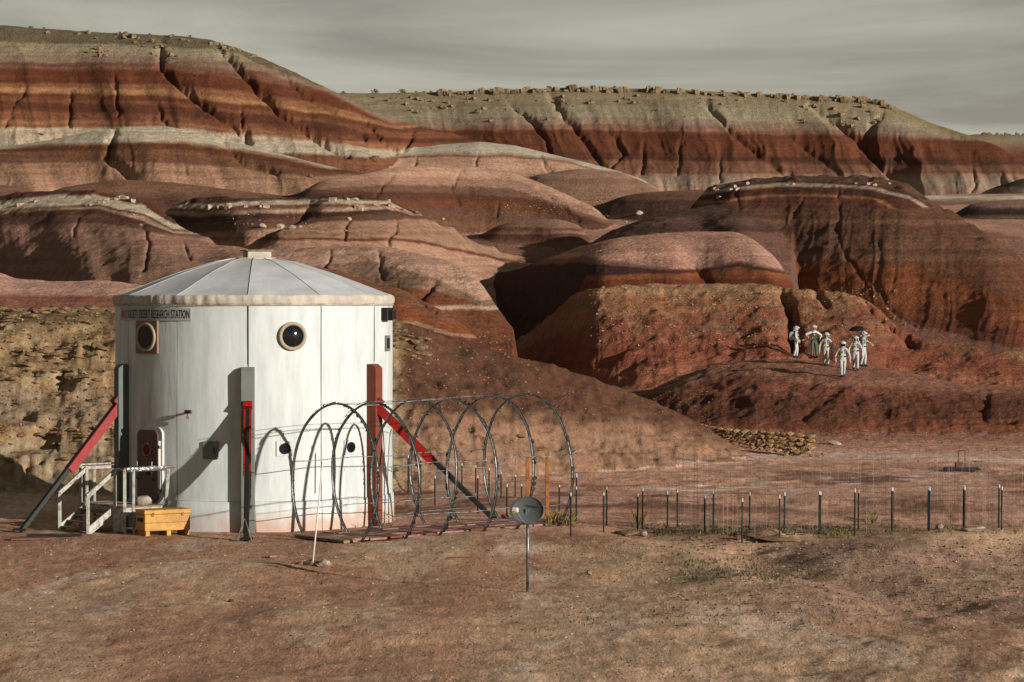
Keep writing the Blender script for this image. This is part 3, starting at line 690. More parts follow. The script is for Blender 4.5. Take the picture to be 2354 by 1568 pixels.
# ================================================================ MESH BUILDER
ORG = {}
class MB:
    def __init__(s): s.v = []; s.f = []; s.sm = []
    def add(s, vs, fs, smooth=False):
        o = len(s.v); s.v += [tuple(v) for v in vs]; s.f += [tuple(i + o for i in f) for f in fs]; s.sm += [smooth] * len(fs)
        return s
    def box(s, c, size, rot=None):
        """box about centre c, size full, rot = (ux,uy,uz) axes"""
        ux, uy, uz = rot if rot else (Vector((1, 0, 0)), Vector((0, 1, 0)), Vector((0, 0, 1)))
        c = Vector(c); hx, hy, hz_ = [k / 2 for k in size]
        vs = [c + ux * (a * hx) + uy * (b * hy) + uz * (e * hz_) for e in (-1, 1) for b in (-1, 1) for a in (-1, 1)]
        return s.add(vs, [(0, 2, 3, 1), (4, 5, 7, 6), (0, 1, 5, 4), (2, 6, 7, 3), (0, 4, 6, 2), (1, 3, 7, 5)])
    def beam(s, p0, p1, w, h, up=(0, 0, 1), bev=0.0):
        p0, p1 = Vector(p0), Vector(p1)
        u = (p1 - p0); L = u.length; u.normalize()
        up = Vector(up)
        if abs(u.dot(up)) > 0.98: up = Vector((0, 1, 0))
        sd_ = u.cross(up).normalized(); tp = sd_.cross(u).normalized()
        if bev <= 0: return s.box((p0 + p1) / 2, (w, L, h), (sd_, u, tp))
        prof = [(-w/2+bev, -h/2), (w/2-bev, -h/2), (w/2, -h/2+bev), (w/2, h/2-bev), (w/2-bev, h/2), (-w/2+bev, h/2), (-w/2, h/2-bev), (-w/2, -h/2+bev)]
        vs = [p + sd_ * a + tp * b for p in (p0, p1) for a, b in prof]
        fs = [(i, (i + 1) % 8, (i + 1) % 8 + 8, i + 8) for i in range(8)] + [tuple(range(7, -1, -1)), tuple(range(8, 16))]
        return s.add(vs, fs)
    def tube(s, pts, r, n=8, caps=True, closed=False):
        pts = [Vector(p) for p in pts]; k = len(pts)
        rs = r if isinstance(r, (list, tuple)) else [r] * k
        vs = []; prev = None
        for i, p in enumerate(pts):
            a = pts[(i - 1) % k] if (closed or i > 0) else p
            b = pts[(i + 1) % k] if (closed or i < k - 1) else p
            t = (b - a).normalized()
            if prev is None:
                prev = t.cross(Vector((0, 0, 1)))
                if prev.length < 1e-3: prev = t.cross(Vector((1, 0, 0)))
            nrm = (prev - t * prev.dot(t))
            if nrm.length < 1e-6: nrm = t.orthogonal()
            nrm.normalize(); prev = nrm; bn = t.cross(nrm)
            for j in range(n):
                an = 2 * math.pi * j / n
                vs.append(p + (nrm * math.cos(an) + bn * math.sin(an)) * rs[i])
        fs = []
        for i in range(k if closed else k - 1):
            a, b = i * n, ((i + 1) % k) * n
            for j in range(n): fs.append((a + j, a + (j + 1) % n, b + (j + 1) % n, b + j))
        if caps and not closed:
            fs.append(tuple(range(n - 1, -1, -1))); fs.append(tuple(range((k - 1) * n, k * n)))
        return s.add(vs, fs, n > 4)
    def disc(s, c, nrm, r, th, n=20, rx=None, up=(0, 0, 1)):
        """short cylinder (plate) with its face towards nrm; rx = horizontal radius"""
        nrm = Vector(nrm).normalized(); up = Vector(up)
        sd_ = up.cross(nrm).normalized(); tp = nrm.cross(sd_).normalized(); rx = rx or r
        c = Vector(c)
        vs = [c + nrm * e + sd_ * (rx * math.cos(2 * math.pi * j / n)) + tp * (r * math.sin(2 * math.pi * j / n)) for e in (0, th) for j in range(n)]
        fs = [(j, (j + 1) % n, (j + 1) % n + n, j + n) for j in range(n)] + [tuple(range(n - 1, -1, -1)), tuple(range(n, 2 * n))]
        return s.add(vs, fs)
    def build(s, name, mat, parent=None, loc=None, bevel=0.0, smooth=None):
        if parent is not None: o0 = ORG[parent]
        else: o0 = Vector(loc) if loc is not None else Vector((0, 0, 0))
        me = bpy.data.meshes.new(name)
        me.from_pydata([tuple(Vector(v) - o0) for v in s.v], [], s.f)
        sm = s.sm if smooth is None else [smooth] * len(s.f)
        me.polygons.foreach_set("use_smooth", sm)
        me.materials.append(mat); me.update()
        o = link(name, me, parent)
        if parent is None: o.location = o0
        ORG[o] = o0
        if bevel > 0:
            m = o.modifiers.new("bevel", 'BEVEL'); m.width = bevel; m.segments = 1; m.limit_method = 'ANGLE'
        return o
def thing(name, loc, label, cat, group=None):
    o = empty(name, loc); ORG[o] = Vector(loc)
    return tag(o, label, cat, group)
rnd = random.Random(11)

# ---------------------------------------------------------------- materials
def wall_mat():
    m = bpy.data.materials.new("painted_panel"); m.use_nodes = True
    t = m.node_tree; b = t.nodes["Principled BSDF"]; L = t.links.new; NN = t.nodes.new
    b.inputs["Roughness"].default_value = 0.6; b.inputs["Specular IOR Level"].default_value = 0.25
    tcn = NN("ShaderNodeTexCoord")
    mp = NN("ShaderNodeMapping"); mp.inputs["Scale"].default_value = (2.2, 2.2, 0.35); L(tcn.outputs["Object"], mp.inputs[0])
    nz = NN("ShaderNodeTexNoise"); nz.inputs["Scale"].default_value = 1.6; nz.inputs["Detail"].default_value = 6; nz.inputs["Roughness"].default_value = .6; L(mp.outputs[0], nz.inputs["Vector"])
    rp = NN("ShaderNodeValToRGB"); rp.color_ramp.elements[0].position = .33; rp.color_ramp.elements[1].position = .62
    rp.color_ramp.elements[0].color = (.355, .38, .372, 1); rp.color_ramp.elements[1].color = (.445, .475, .462, 1); L(nz.outputs["Fac"], rp.inputs[0])
    # dust splashed up from the soil on the lowest metre
    sp_ = NN("ShaderNodeSeparateXYZ"); L(tcn.outputs["Object"], sp_.inputs[0])
    n2 = NN("ShaderNodeTexNoise"); n2.inputs["Scale"].default_value = 2.2; n2.inputs["Detail"].default_value = 5; L(tcn.outputs["Object"], n2.inputs["Vector"])
    ma = NN("ShaderNodeMath"); ma.operation = 'MULTIPLY_ADD'; ma.inputs[1].default_value = -1.1; L(n2.outputs["Fac"], ma.inputs[0]); L(sp_.outputs["Z"], ma.inputs[2])
    mr_ = NN("ShaderNodeMapRange"); mr_.inputs["From Min"].default_value = -.35; mr_.inputs["From Max"].default_value = .12; mr_.inputs["To Min"].default_value = .62; mr_.inputs["To Max"].default_value = 0; L(ma.outputs[0], mr_.inputs["Value"])
    # more of it on the sunny right side
    xr = NN("ShaderNodeMapRange"); xr.inputs["From Min"].default_value = -1.2; xr.inputs["From Max"].default_value = 0.6; xr.inputs["To Min"].default_value = .35; L(sp_.outputs["X"], xr.inputs["Value"])
    mm = NN("ShaderNodeMath"); mm.operation = 'MULTIPLY'; L(mr_.outputs[0], mm.inputs[0]); L(xr.outputs[0], mm.inputs[1])
    mx_ = NN("ShaderNodeMix"); mx_.data_type = 'RGBA'; L(mm.outputs[0], mx_.inputs["Factor"]); L(rp.outputs[0], mx_.inputs["A"]); mx_.inputs["B"].default_value = (.36, .17, .09, 1)
    L(mx_.outputs["Result"], b.inputs["Base Color"])
    bu = NN("ShaderNodeBump"); bu.inputs["Distance"].default_value = .02; bu.inputs["Strength"].default_value = .5; L(nz.outputs["Fac"], bu.inputs["Height"]); L(bu.outputs[0], b.inputs["Normal"])
    return m
M_WALL = wall_mat()
M_ROOF = simple_mat("roof_membrane", 'd2d4d6', 0.55, noise=(1.1, 0.22), bump=(1.3, 0.03), gain=0.98)
M_EDGE = simple_mat("edge_fabric", 'c6bcab', 0.8, noise=(3.0, 0.3), bump=(9, 0.02))
M_SEAM = simple_mat("dark_seam", '26282a', 0.9)
M_STGREY = simple_mat("grey_steel_paint", '80877f', 0.6, noise=(2, 0.15), gain=.8)
M_STGREEN = simple_mat("greenish_steel_paint", '66716a', 0.6, noise=(2, 0.2), gain=.8)
M_STRUST = simple_mat("red_oxide_paint", '85462f', 0.7, noise=(3, 0.2), gain=.8)
M_RED = simple_mat("red_paint", 'b01a14', 0.5, noise=(6, 0.5), gain=.85)
M_BLACK = simple_mat("black_steel", '1c1a18', 0.55, noise=(5, 0.4), bump=(20, .004))
M_DARK = simple_mat("dark_rubber", '161616', 0.7)
M_GLASS = simple_mat("dark_glass", '14181a', 0.08, spec=0.6)
M_FRAMEPINK = simple_mat("pink_brown_plate", '8e6f62', 0.6, noise=(5, 0.15), gain=.9)
M_FRAMETAN = simple_mat("tan_ring", 'a89a80', 0.6, noise=(8, 0.2))
M_DOOR = simple_mat("door_paint", '6d5250', 0.5, noise=(4, 0.2), gain=.9)
M_METAL = simple_mat("galvanised_metal", '8b9193', 0.42, metal=0.7, noise=(9, 0.7, '3c3a37'))
M_PANELGREY = simple_mat("grey_box_paint", '76797a', 0.5, noise=(6, 0.2))
M_WOODW = simple_mat("white_painted_wood", 'c6c4ba', 0.8, noise=(7, 0.6, '8a8278'), bump=(18, .008), gain=.85)
M_WOOD = simple_mat("bare_wood", '8d765a', 0.85, noise=(9, 0.5, '5f4b38'), bump=(20, .01))
M_WOODY = simple_mat("yellow_pine_post", 'a5672f', 0.85, noise=(5, 0.6, '6e4220'), bump=(16, .01))
M_YEL = simple_mat("yellow_box_paint", 'd59c30', 0.5, noise=(3, 0.7, 'ac7a28'), gain=.8)
M_FOIL = simple_mat("crumpled_foil", 'd8d8d8', 0.25, metal=0.9, bump=(22, .03))
M_PVC = simple_mat("white_pvc", 'd9cfc4', 0.5)
M_HOOPD = simple_mat("dark_plastic_strip", '24221f', 0.6, noise=(9, 0.5, '55524c'))
M_PAVER = simple_mat("pink_paver", 'a98172', 0.9, noise=(3, 0.6, '7d574a'), bump=(14, .01), gain=.85)
M_PAVERR = simple_mat("red_paver", '86503f', 0.9, noise=(3, 0.5, '5f3a2e'), bump=(14, .01), gain=.85)
M_DISH = simple_mat("dish_grey", '6a7170', 0.85, noise=(4, 0.12), gain=.9)
M_TPOST = simple_mat("fence_post_paint", '1f2b26', 0.6)
M_TTIP = simple_mat("white_post_tip", 'c9cdc9', 0.6)
M_WIRE = simple_mat("fence_wire", '7d766e', 0.6, metal=0.2)
M_STONE = simple_mat("dry_wall_stone", 'b29468', 0.95, noise=(3, 0.7, '7c6042'), bump=(9, .03))
M_ROCKT = simple_mat("tan_sandstone", '937455', 0.95, noise=(1.6, 0.7, '644b38'), bump=(4, .06), gain=.95)
M_ROCKM = simple_mat("caprock", '94805f', 0.95, noise=(0.9, 0.7, '5f5140'), bump=(2, .15), gain=.95)
M_ROCKW = simple_mat("pale_rock", 'bdaa96', 0.95, noise=(1.6, 0.7, '8e7463'), bump=(4, .06), gain=.95)
M_ROCKR = simple_mat("red_rock", '7f5646', 0.95, noise=(2.5, 0.6, '593a2f'), bump=(6, .04), gain=.95)
M_LEAF = simple_mat("sage_leaf", '4a5034', 0.9, noise=(3, 0.5, '2e3422'))
M_GRASS = simple_mat("dry_grass", '8d7a45', 0.9, noise=(3, 0.6, '55542f'))
M_SUIT = simple_mat("white_overalls", 'd4d6d2', 0.8, noise=(9, 0.25), bump=(7, .03), gain=.8)
M_SUITG = simple_mat("green_overalls", '3c4a40', 0.85, noise=(9, 0.25), bump=(7, .03))
M_HELM = simple_mat("helmet_shell", 'c4cac8', 0.35, gain=.8)
M_PACK = simple_mat("backpack_white", 'c2c8c8', 0.5, noise=(6, .15), gain=.75)
M_BOOT = simple_mat("boot_dark", '27221f', 0.7)
M_SKIN = simple_mat("skin", 'a8714f', 0.6)
M_HOSE = simple_mat("yellow_hose", 'e0b41a', 0.45)
M_GLOVE = simple_mat("glove_grey", 'b9bcb8', 0.7)
M_REDP = simple_mat("red_patch", '9c2a28', 0.7)
M_LIME = simple_mat("lime_patch", 'a8c83c', 0.6)
M_TEXT = simple_mat("black_lettering", '15161a', 0.6)
M_TEXTR = simple_mat("faded_red_lettering", 'a34a4a', 0.6)
M_SIGN = simple_mat("sign_board", 'bfc3bd', 0.6, gain=.75)

# ================================================================ THE DRUM HOUSE
HC = Vector((-7.68, 82.0, 0.0)); HR = 4.11
hab = thing("research_habitat", HC, "white two-storey drum-shaped habitat with a low faceted roof and red-and-black legs", "building")
def hp(az, r, z, c=HC): return Vector((c.x + r * math.sin(R(az)), c.y - r * math.cos(R(az)), z))
def AZ(px, r=HR, s0=None):
    best = min(range(-950, 951), key=lambda k: abs((HC.x + r * math.sin(R(k / 10))) / (HC.y - r * math.cos(R(k / 10))) * F + CX - px) + (0 if abs(k) < 900 else 1e3))
    return best / 10
def ZW(az, py, r=HR): return z_at(py, HC.y - r * math.cos(R(az)))
def hn(az): return Vector((math.sin(R(az)), -math.cos(R(az)), 0))
def ht(az): return Vector((math.cos(R(az)), math.sin(R(az)), 0))
SECT = 30.0; A0 = 2.8
mb = MB()   # core behind the joints
n = 66
mb.add([hp(360 * j / n, HR - .06, z) for z in (-.3, 6.5) for j in range(n)], [(j, (j + 1) % n, (j + 1) % n + n, j + n) for j in range(n)], True)
mb.build("wall_core", M_SEAM, hab)
for k in range(12):
    a0, a1 = A0 + SECT * k, A0 + SECT * (k + 1)
    gap = 0.16 if k not in (0, 11) else 0.24
    mb = MB(); ns = 12; zs = [0.86, 2.2, 3.6, 5.0, 6.48]
    rings = []
    for j in range(ns + 1):
        a = a0 + gap + (a1 - a0 - 2 * gap) * j / ns
        rings.append([hp(a, HR + .006 * math.sin(j * 2.1 + i * 1.7 + k), z) for i, z in enumerate(zs)])
    vs = [p for c in rings for p in c]; m_ = len(zs)
    fs = [(j * m_ + i, (j + 1) * m_ + i, (j + 1) * m_ + i + 1, j * m_ + i + 1) for j in range(ns) for i in range(m_ - 1)]
    mb.add(vs, fs, True)
    for j in (0, ns):       # returned edges
        e = [rings[j][i] for i in range(m_)]; a = a0 + gap if j == 0 else a1 - gap
        inn = [hp(a, HR - .05, z) for z in zs]
        mb.add(e + inn, [(i, i + 1, i + 1 + m_, i + m_) for i in range(m_ - 1)])
    mb.build("wall_panel", M_WALL, hab)
# base band, a hand's breadth proud of the wall
for k in range(12):
    a0, a1 = A0 + SECT * k, A0 + SECT * (k + 1); mb = MB(); ns = 10; vs = []
    for j in range(ns + 1):
        a = a0 + .1 + (a1 - a0 - .2) * j / ns
        w = .012 * math.sin(j * 1.9 + k * 2)
        vs += [hp(a, HR + .05, -.3), hp(a, HR + .045 + w, .45), hp(a, HR + .035, .84 + .01 * math.sin(j + k)), hp(a, HR - .03, .86)]
    mb.add(vs, [(j * 4 + i, (j + 1) * 4 + i, (j + 1) * 4 + i + 1, j * 4 + i + 1) for j in range(ns) for i in range(3)], True)
    mb.build("base_panel", M_WALL, hab)
# roof
PROF = [(4.12, 6.70), (3.82, 6.80), (3.1, 7.08), (2.28, 7.38), (1.23, 7.70), (.55, 7.83)]
for k in range(12):
    a0, a1 = A0 + SECT * k, A0 + SECT * (k + 1); mb = MB(); ns = 6; vs = []
    for j in range(ns + 1):
        u = j / ns; a = a0 + .02 + (a1 - a0 - .04) * u
        for r, z in PROF:
            # taut membrane: flat chord between the ribs with a little sag
            rr = r * math.cos(R(SECT / 2)) / math.cos(R(a - (a0 + a1) / 2))
            rr = r * .1 + rr * .9
            vs.append(hp(a, rr, z - .03 * math.sin(math.pi * u) * min(1, r / 2.5)))
    m_ = len(PROF)
    mb.add(vs, [(j * m_ + i, (j + 1) * m_ + i, (j + 1) * m_ + i + 1, j * m_ + i + 1) for j in range(ns) for i in range(m_ - 1)], True)
    mb.build("roof_panel", M_ROOF, hab)
    mb = MB(); mb.tube([hp(a0, r, z + .012) for r, z in PROF], .007, 6)
    mb.build("roof_rib", M_ROOF, hab)
mb = MB()
mb.add([hp(360 * j / 44, r, z) for r, z in ((4.05, 6.66), (.4, 7.72)) for j in range(44)], [(j, (j + 1) % 44, (j + 1) % 44 + 44, j + 44) for j in range(44)], True)
mb.build("roof_underlay", M_SEAM, hab)
# gathered fabric round the eave
mb = MB(); ns = 440; vs = []
for j in range(ns):
    a = 360 * j / ns
    aw = a + 2.2 * math.sin(a * .11) + 1.3 * math.sin(a * .29 + 1)
    ph = (aw / 8.2) % 1.0
    puff = min(1.0, ph * 1.35) ** .5 if ph < .9 else (1 - ph) * 8
    jit = .014 * math.sin(j * .37) + .01 * math.sin(j * 1.13)
    for i, (dr, z) in enumerate(((.01, 6.72), (.045, 6.69), (.06, 6.60), (.05, 6.50), (.035, 6.45), (.0, 6.44))):
        vs.append(hp(a, HR + dr * (.45 + .55 * puff) + jit * (i in (1, 2, 3)), z + .012 * math.sin(j * .21 + i)))
m_ = 6
mb.add(vs, [(j * m_ + i, ((j + 1) % ns) * m_ + i, ((j + 1) % ns) * m_ + i + 1, j * m_ + i + 1) for j in range(ns) for i in range(m_ - 1)], True)
mb.build("eave_cover", M_EDGE, hab)
mb = MB(); mb.tube([hp(360 * j / 120, HR + .04, 6.43) for j in range(120)], .012, 5, closed=True)
mb.build("eave_cord", M_EDGE, hab)
# vent box on the peak
vent = MB().box((HC.x + .08, HC.y, 7.93), (.72, .6, .2), (Vector((.94, .34, 0)), Vector((-.34, .94, 0)), Vector((0, 0, 1)))).build("roof_vent", M_EDGE, hab, bevel=.01)
MB().box((HC.x + .08, HC.y, 8.055), (.86, .74, .035), (Vector((.94, .34, 0)), Vector((-.34, .94, 0)), Vector((0, 0, 1)))).build("vent_lid", M_WOOD, vent)
mb = MB(); mb.tube([hp(a, .6, 7.80) for a in range(0, 360, 15)], .05, 6, closed=True); mb.build("peak_collar", M_EDGE, hab)

def ring_mesh(c, nrm, r0, r1, th, n=32):
    nrm = Vector(nrm).normalized(); sd_ = Vector((0, 0, 1)).cross(nrm).normalized(); tp = nrm.cross(sd_)
    mb = MB(); vs = []
    for j in range(n):
        a = 2 * math.pi * j / n; e = sd_ * math.cos(a) + tp * math.sin(a)
        vs += [c + e * r0, c + e * r0 + nrm * th, c + e * ((r0 + r1) / 2) + nrm * (th * 1.25), c + e * r1 + nrm * th, c + e * r1]
    mb.add(vs, [(j * 5 + i, ((j + 1) % n) * 5 + i, ((j + 1) % n) * 5 + i + 1, j * 5 + i + 1) for j in range(n) for i in range(4)], True)
    return mb
# upper portholes
az = AZ(341); pl = hp(az, HR + .035, ZW(az, 775)); nn_ = hn(az)
w1 = MB().box(pl, (.95, .09, .94), (ht(az), nn_, Vector((0, 0, 1)))).build("window_plate", M_FRAMEPINK, hab, bevel=.01)
ring_mesh(pl + nn_ * .045, nn_, .34, .42, .05).build("porthole_ring", M_FRAMETAN, w1)
MB().disc(pl + nn_ * .03, nn_, .36, .03, 28).build("porthole_glass", M_GLASS, w1)
az = AZ(672); c_ = hp(az, HR, ZW(az, 773)); nn_ = hn(az)
w2 = ring_mesh(c_ - nn_ * .02, nn_, .31, .41, .085).build("porthole", M_FRAMETAN, hab)
mb = MB(); sd_ = ht(az); up_ = Vector((0, 0, 1)); rr = .33; vs = [c_ + nn_ * .10]; fs = []
for i in range(1, 6):
    for j in range(28):
        a = 2 * math.pi * j / 28; q = i / 5
        vs.append(c_ + nn_ * (.015 + .085 * (1 - q * q)) + (sd_ * math.cos(a) + up_ * math.sin(a)) * rr * q)
fs += [(0, 1 + j, 1 + (j + 1) % 28) for j in range(28)]
for i in range(4):
    for j in range(28): fs.append((1 + i * 28 + j, 1 + (i + 1) * 28 + j, 1 + (i + 1) * 28 + (j + 1) % 28, 1 + i * 28 + (j + 1) % 28))
mb.add(vs, fs, True).build("porthole_glass", M_GLASS, w2)
# lower small portholes on pale square plates
for az, z, r in ((AZ(655), ZW(AZ(655), 1031), .135), (AZ(805), ZW(AZ(805), 1028), .13)):
    c_ = hp(az, HR + .012, z); nn_ = hn(az)
    w = MB().box(c_, (.5, .02, .42), (ht(az), nn_, Vector((0, 0, 1)))).build("window_plate", M_WALL, hab)
    w["label"] = "small pale plate round a dark lower porthole"
    MB().disc(c_ + nn_ * .015, nn_, r, .02, 24).build("porthole_glass", M_GLASS, w)
    ring_mesh(c_ + nn_ * .012, nn_, r, r + .022, .04, 24).build("porthole_ring", M_DARK, w)
# airlock door on the left
az = AZ(343); z0, z1 = .78, ZW(az, 988); dw = .90
def rounded(cx, cz, w, h, r, n=6):
    pts = []
    for (sx_, sz_), a0 in (((1, 1), 0), ((-1, 1), 90), ((-1, -1), 180), ((1, -1), 270)):
        for i in range(n + 1):
            a = R(a0 + 90 * i / n)
            pts.append((cx + sx_ * (w / 2 - r) + r * math.cos(a), cz + sz_ * (h / 2 - r) + r * math.sin(a)))
    return pts
def plate(pts, az, d0, d1):
    mb = MB(); n = len(pts); b = hp(az, HR, 0)
    vs = [b + ht(az) * x + hn(az) * d + Vector((0, 0, z)) for d in (d0, d1) for x, z in pts]
    return mb.add(vs, [(j, (j + 1) % n, (j + 1) % n + n, j + n) for j in range(n)] + [tuple(range(n - 1, -1, -1)), tuple(range(n, 2 * n))])
frm = plate(rounded(.03, (z0 + z1) / 2 + .03, 1.12, 2.2, .24), az, -.1, .035).build("door_frame", M_WALL, hab)
door = plate(rounded(0, (z0 + z1) / 2, dw, z1 - z0, .17), az, -.05, .09).build("airlock_door", M_DOOR, hab, bevel=.012)
cd = hp(az, HR + .092, 2.28)
ring_mesh(cd - hn(az) * .01, hn(az), .15, .20, .035, 24).build("porthole_ring", M_FRAMEPINK, door)
MB().disc(cd - hn(az) * .01, hn(az), .155, .014, 24).build("porthole_glass", M_GLASS, door)
for x in (-.34, .30):
    b = hp(az, HR + .09, 0) + ht(az) * x; o = hn(az) * .09
    MB().tube([b + Vector((0, 0, 1.42)), b + o + Vector((0, 0, 1.44)), b + o + Vector((0, 0, 1.94)), b + Vector((0, 0, 1.96))], .022, 7).build("door_handle", M_METAL, door)
b = hp(az, HR + .09, 0)
MB().box(b + ht(az) * .05 + Vector((0, 0, 1.62)), (.12, .05, .12), (ht(az), hn(az), Vector((0, 0, 1)))).build("latch_box", M_DARK, door)
b = hp(az, HR + .09, 0) + ht(az) * .52
MB().tube([b + Vector((0, 0, 1.05)), b + Vector((0, 0, 2.55))], .045, 8).build("hinge_rod", M_PVC, frm)
for z in (1.12, 1.78, 2.38): MB().box(b - ht(az) * .04 + Vector((0, 0, z)), (.2, .1, .09), (ht(az), hn(az), Vector((0, 0, 1)))).build("hinge", M_METAL, frm)
# grey service hatch
AH = AZ(485); b = hp(AH, HR + .03, ZW(AH, 1035)); ax = (ht(AH), hn(AH), Vector((0, 0, 1)))
hatch = MB().box(b, (.46, .07, .5), ax).build("service_hatch", M_PANELGREY, hab, bevel=.01)
MB().tube([b + hn(AH) * .04 + ht(AH) * .12 + Vector((0, 0, .07)), b + hn(AH) * .09 + ht(AH) * .12, b + hn(AH) * .04 + ht(AH) * .12 + Vector((0, 0, -.12))], .014, 6).build("hatch_handle", M_DARK, hatch)
# wall spout with a small red valve
AT = AZ(440); b = hp(AT, HR, ZW(AT, 946)); o = hn(AT)
fx_ = MB().tube([b, b + o * .26], .035, 8).build("wall_tap", M_PANELGREY, hab)
MB().box(b + o * .24, (.16, .1, .1), (ht(AT), o, Vector((0, 0, 1)))).build("valve_body", M_DARK, fx_)
MB().tube([b + o * .24, b + o * .30 + ht(AT) * .14 + Vector((0, 0, -.03))], .028, 7).build("valve_handle", M_RED, fx_)
MB().disc(b + o * .22 + Vector((0, 0, -.16)), o, .055, .03, 14).build("valve_cap", M_FRAMETAN, fx_)
MB().tube([b + o * .24, b + o * .235 + Vector((0, 0, -.14))], .012, 5).build("drip_stem", M_DARK, fx_)
# dark floodlight and small vent at the right edge
AF = AZ(883); b = hp(AF, HR + .10, ZW(AF, 722))
fl = MB().box(b, (.5, .2, .38), (ht(AF), hn(AF), Vector((0, 0, 1)))).build("floodlight", M_DARK, hab, bevel=.02)
MB().box(b + ht(AF) * .05 + Vector((0, 0, -.02)) + hn(AF) * .14, (.34, .12, .26), (ht(AF), hn(AF), Vector((0, 0, 1)))).build("lamp_hood", M_DARK, fl)
AV = AZ(889.5); b = hp(AV, HR + .02, ZW(AV, 789))
v_ = MB().box(b, (.44, .04, .46), (ht(AV), hn(AV), Vector((0, 0, 1)))).build("wall_vent", M_PANELGREY, hab)
MB().box(b + hn(AV) * .02, (.26, .02, .3), (ht(AV), hn(AV), Vector((0, 0, 1)))).build("vent_opening", M_DARK, v_)
# sign lettering
def text_mesh(txt, cap):
    cu = bpy.data.curves.new("lettering", 'FONT'); cu.body = txt; cu.size = 1; cu.extrude = 0.0; cu.offset = 0.008
    cu.resolution_u = 2
    o = bpy.data.objects.new("lettering", cu); COL.objects.link(o)
    dg = bpy.context.evaluated_depsgraph_get()
    me = bpy.data.meshes.new_from_object(o.evaluated_get(dg))
    bpy.data.objects.remove(o); bpy.data.curves.remove(cu)
    return me
def wrap_text(txt, az0, az1, z, h, mat, parent, name):
    me = text_mesh(txt, h)
    xs = [v.co.x for v in me.vertices]; ys = [v.co.y for v in me.vertices]
    x0, x1, y0, y1 = min(xs), max(xs), min(ys), max(ys)
    bm = bmesh.new(); bm.from_mesh(me)
    for v in bm.verts:
        a = az0 + (az1 - az0) * (v.co.x - x0) / (x1 - x0)
        v.co = hp(a, HR + .031, z + h * (v.co.y - y0) / (y1 - y0)) - ORG[parent]
    bm.to_mesh(me); bm.free(); me.name = name
    me.materials.clear(); me.materials.append(mat)
    o = link(name, me, parent); ORG[o] = ORG[parent]
SG0, SG1 = AZ(279), AZ(440)
mb = MB(); vs = []
for j in range(25):
    a = SG0 + (SG1 - SG0) * j / 24
    vs += [hp(a, HR + .004, 5.99), hp(a, HR + .026, 5.99), hp(a, HR + .026, 6.36), hp(a, HR + .004, 6.36)]
mb.add(vs, [(j * 4 + i, (j + 1) * 4 + i, (j + 1) * 4 + i + 1, j * 4 + i + 1) for j in range(24) for i in range(3)] + [(0, 1, 2, 3), (99, 98, 97, 96)])
sign = mb.build("sign_board", M_SIGN, hab)
wrap_text("MARS", AZ(281.5), AZ(294), 6.05, .25, M_TEXTR, sign, "lettering")
wrap_text("SOCIETY DESERT RESEARCH STATION", AZ(296), AZ(437), 6.05, .25, M_TEXT, sign, "lettering")
# downpipe cable on the right of the middle seam
MB().tube([hp(2.8, HR + .012, 6.4), hp(2.8, HR + .012, 4.75)], .012, 5).build("cable", M_DARK, hab)
MB().tube([hp(62.8, HR + .01, 6.4), hp(62.7, HR + .02, 5.6), hp(62.8, HR + .01, 4.8)], .01, 5).build("cable", M_DARK, hab)
MB().tube([hp(30.2, HR + .02, 2.2), hp(30.0, HR + .02, 1.05)], .009, 5).build("cable", M_DARK, hab)
# legs: stanchion box on the wall, red sleeve, black strut
def leg(az, w, dep, top, m_box, m_cap, foot, ztop, split, side=0.0, dark=M_BLACK):
    n_, t_ = hn(az), ht(az); b = hp(az, HR, 0) + t_ * side
    mb = MB(); hw = w / 2
    prof = [(0, -.2), (dep, -.2), (dep, top - .12), (dep * .55, top), (0, top)]
    vs = [b + n_ * x + t_ * s_ + Vector((0, 0, z)) for s_ in (-hw, hw) for x, z in prof]
    k = len(prof)
    mb.add(vs, [(i, (i + 1) % k, (i + 1) % k + k, i + k) for i in range(k)] + [tuple(range(k - 1, -1, -1)), tuple(range(k, 2 * k))])
    lg = mb.build("landing_leg", m_box, hab, bevel=.01)
    p0 = b + n_ * (dep - .02) + Vector((0, 0, ztop)); p1 = Vector(foot); ps = p0.lerp(p1, split)
    u = (p1 - p0).normalized(); s_ = u.cross(Vector((0, 0, 1))).normalized(); q = s_.cross(u)
    sl = MB()
    sl.beam(p0, ps, .20, .025, up=q, bev=0)          # channel section: web and two flanges
    sl.beam(p0 + s_ * .1 - q * .11, ps + s_ * .1 - q * .11, .022, .24, up=q); sl.beam(p0 - s_ * .1 - q * .11, ps - s_ * .1 - q * .11, .022, .24, up=q)
    slo = sl.build("sleeve", M_RED, lg)
    MB().beam(p0 + (p0 - p1).normalized() * .05 - q * .06, p1 + Vector((0, 0, .0)) - q * .06, .15, .15, up=q, bev=.02).build("strut", dark, lg)
    for f in (.90, .95):
        for e in (-.05, .05):
            c = p0.lerp(ps, f) + s_ * e + q * .014
            MB().disc(c, q, .022, .015, 8, up=s_).build("bolt", M_DARK, lg)
    MB().box(p0 + Vector((0, 0, .0)) - q * .02, (.27, .18, .34), (s_, u, q)).build("pivot_bracket", m_cap, lg, bevel=.01)
    mb = MB(); mb.box(p1 + Vector((0, 0, .02)), (.34, .34, .05)); mb.build("foot_plate", dark, lg)
    return lg
leg(AZ(569, HR + .3), .38, .33, 4.68, M_STGREY, M_RED, (-7.25, 74.9, .05), 3.58, .50)
leg(AZ(283, HR + .1), .34, .32, 4.72, M_STGREEN, M_STRUST, (-13.95, 77.75, .06), 3.62, .52)
leg(AZ(864, HR + .2), .36, .32, 4.72, M_STRUST, M_RED, (-.40, 79.5, .20), 3.58, .48)
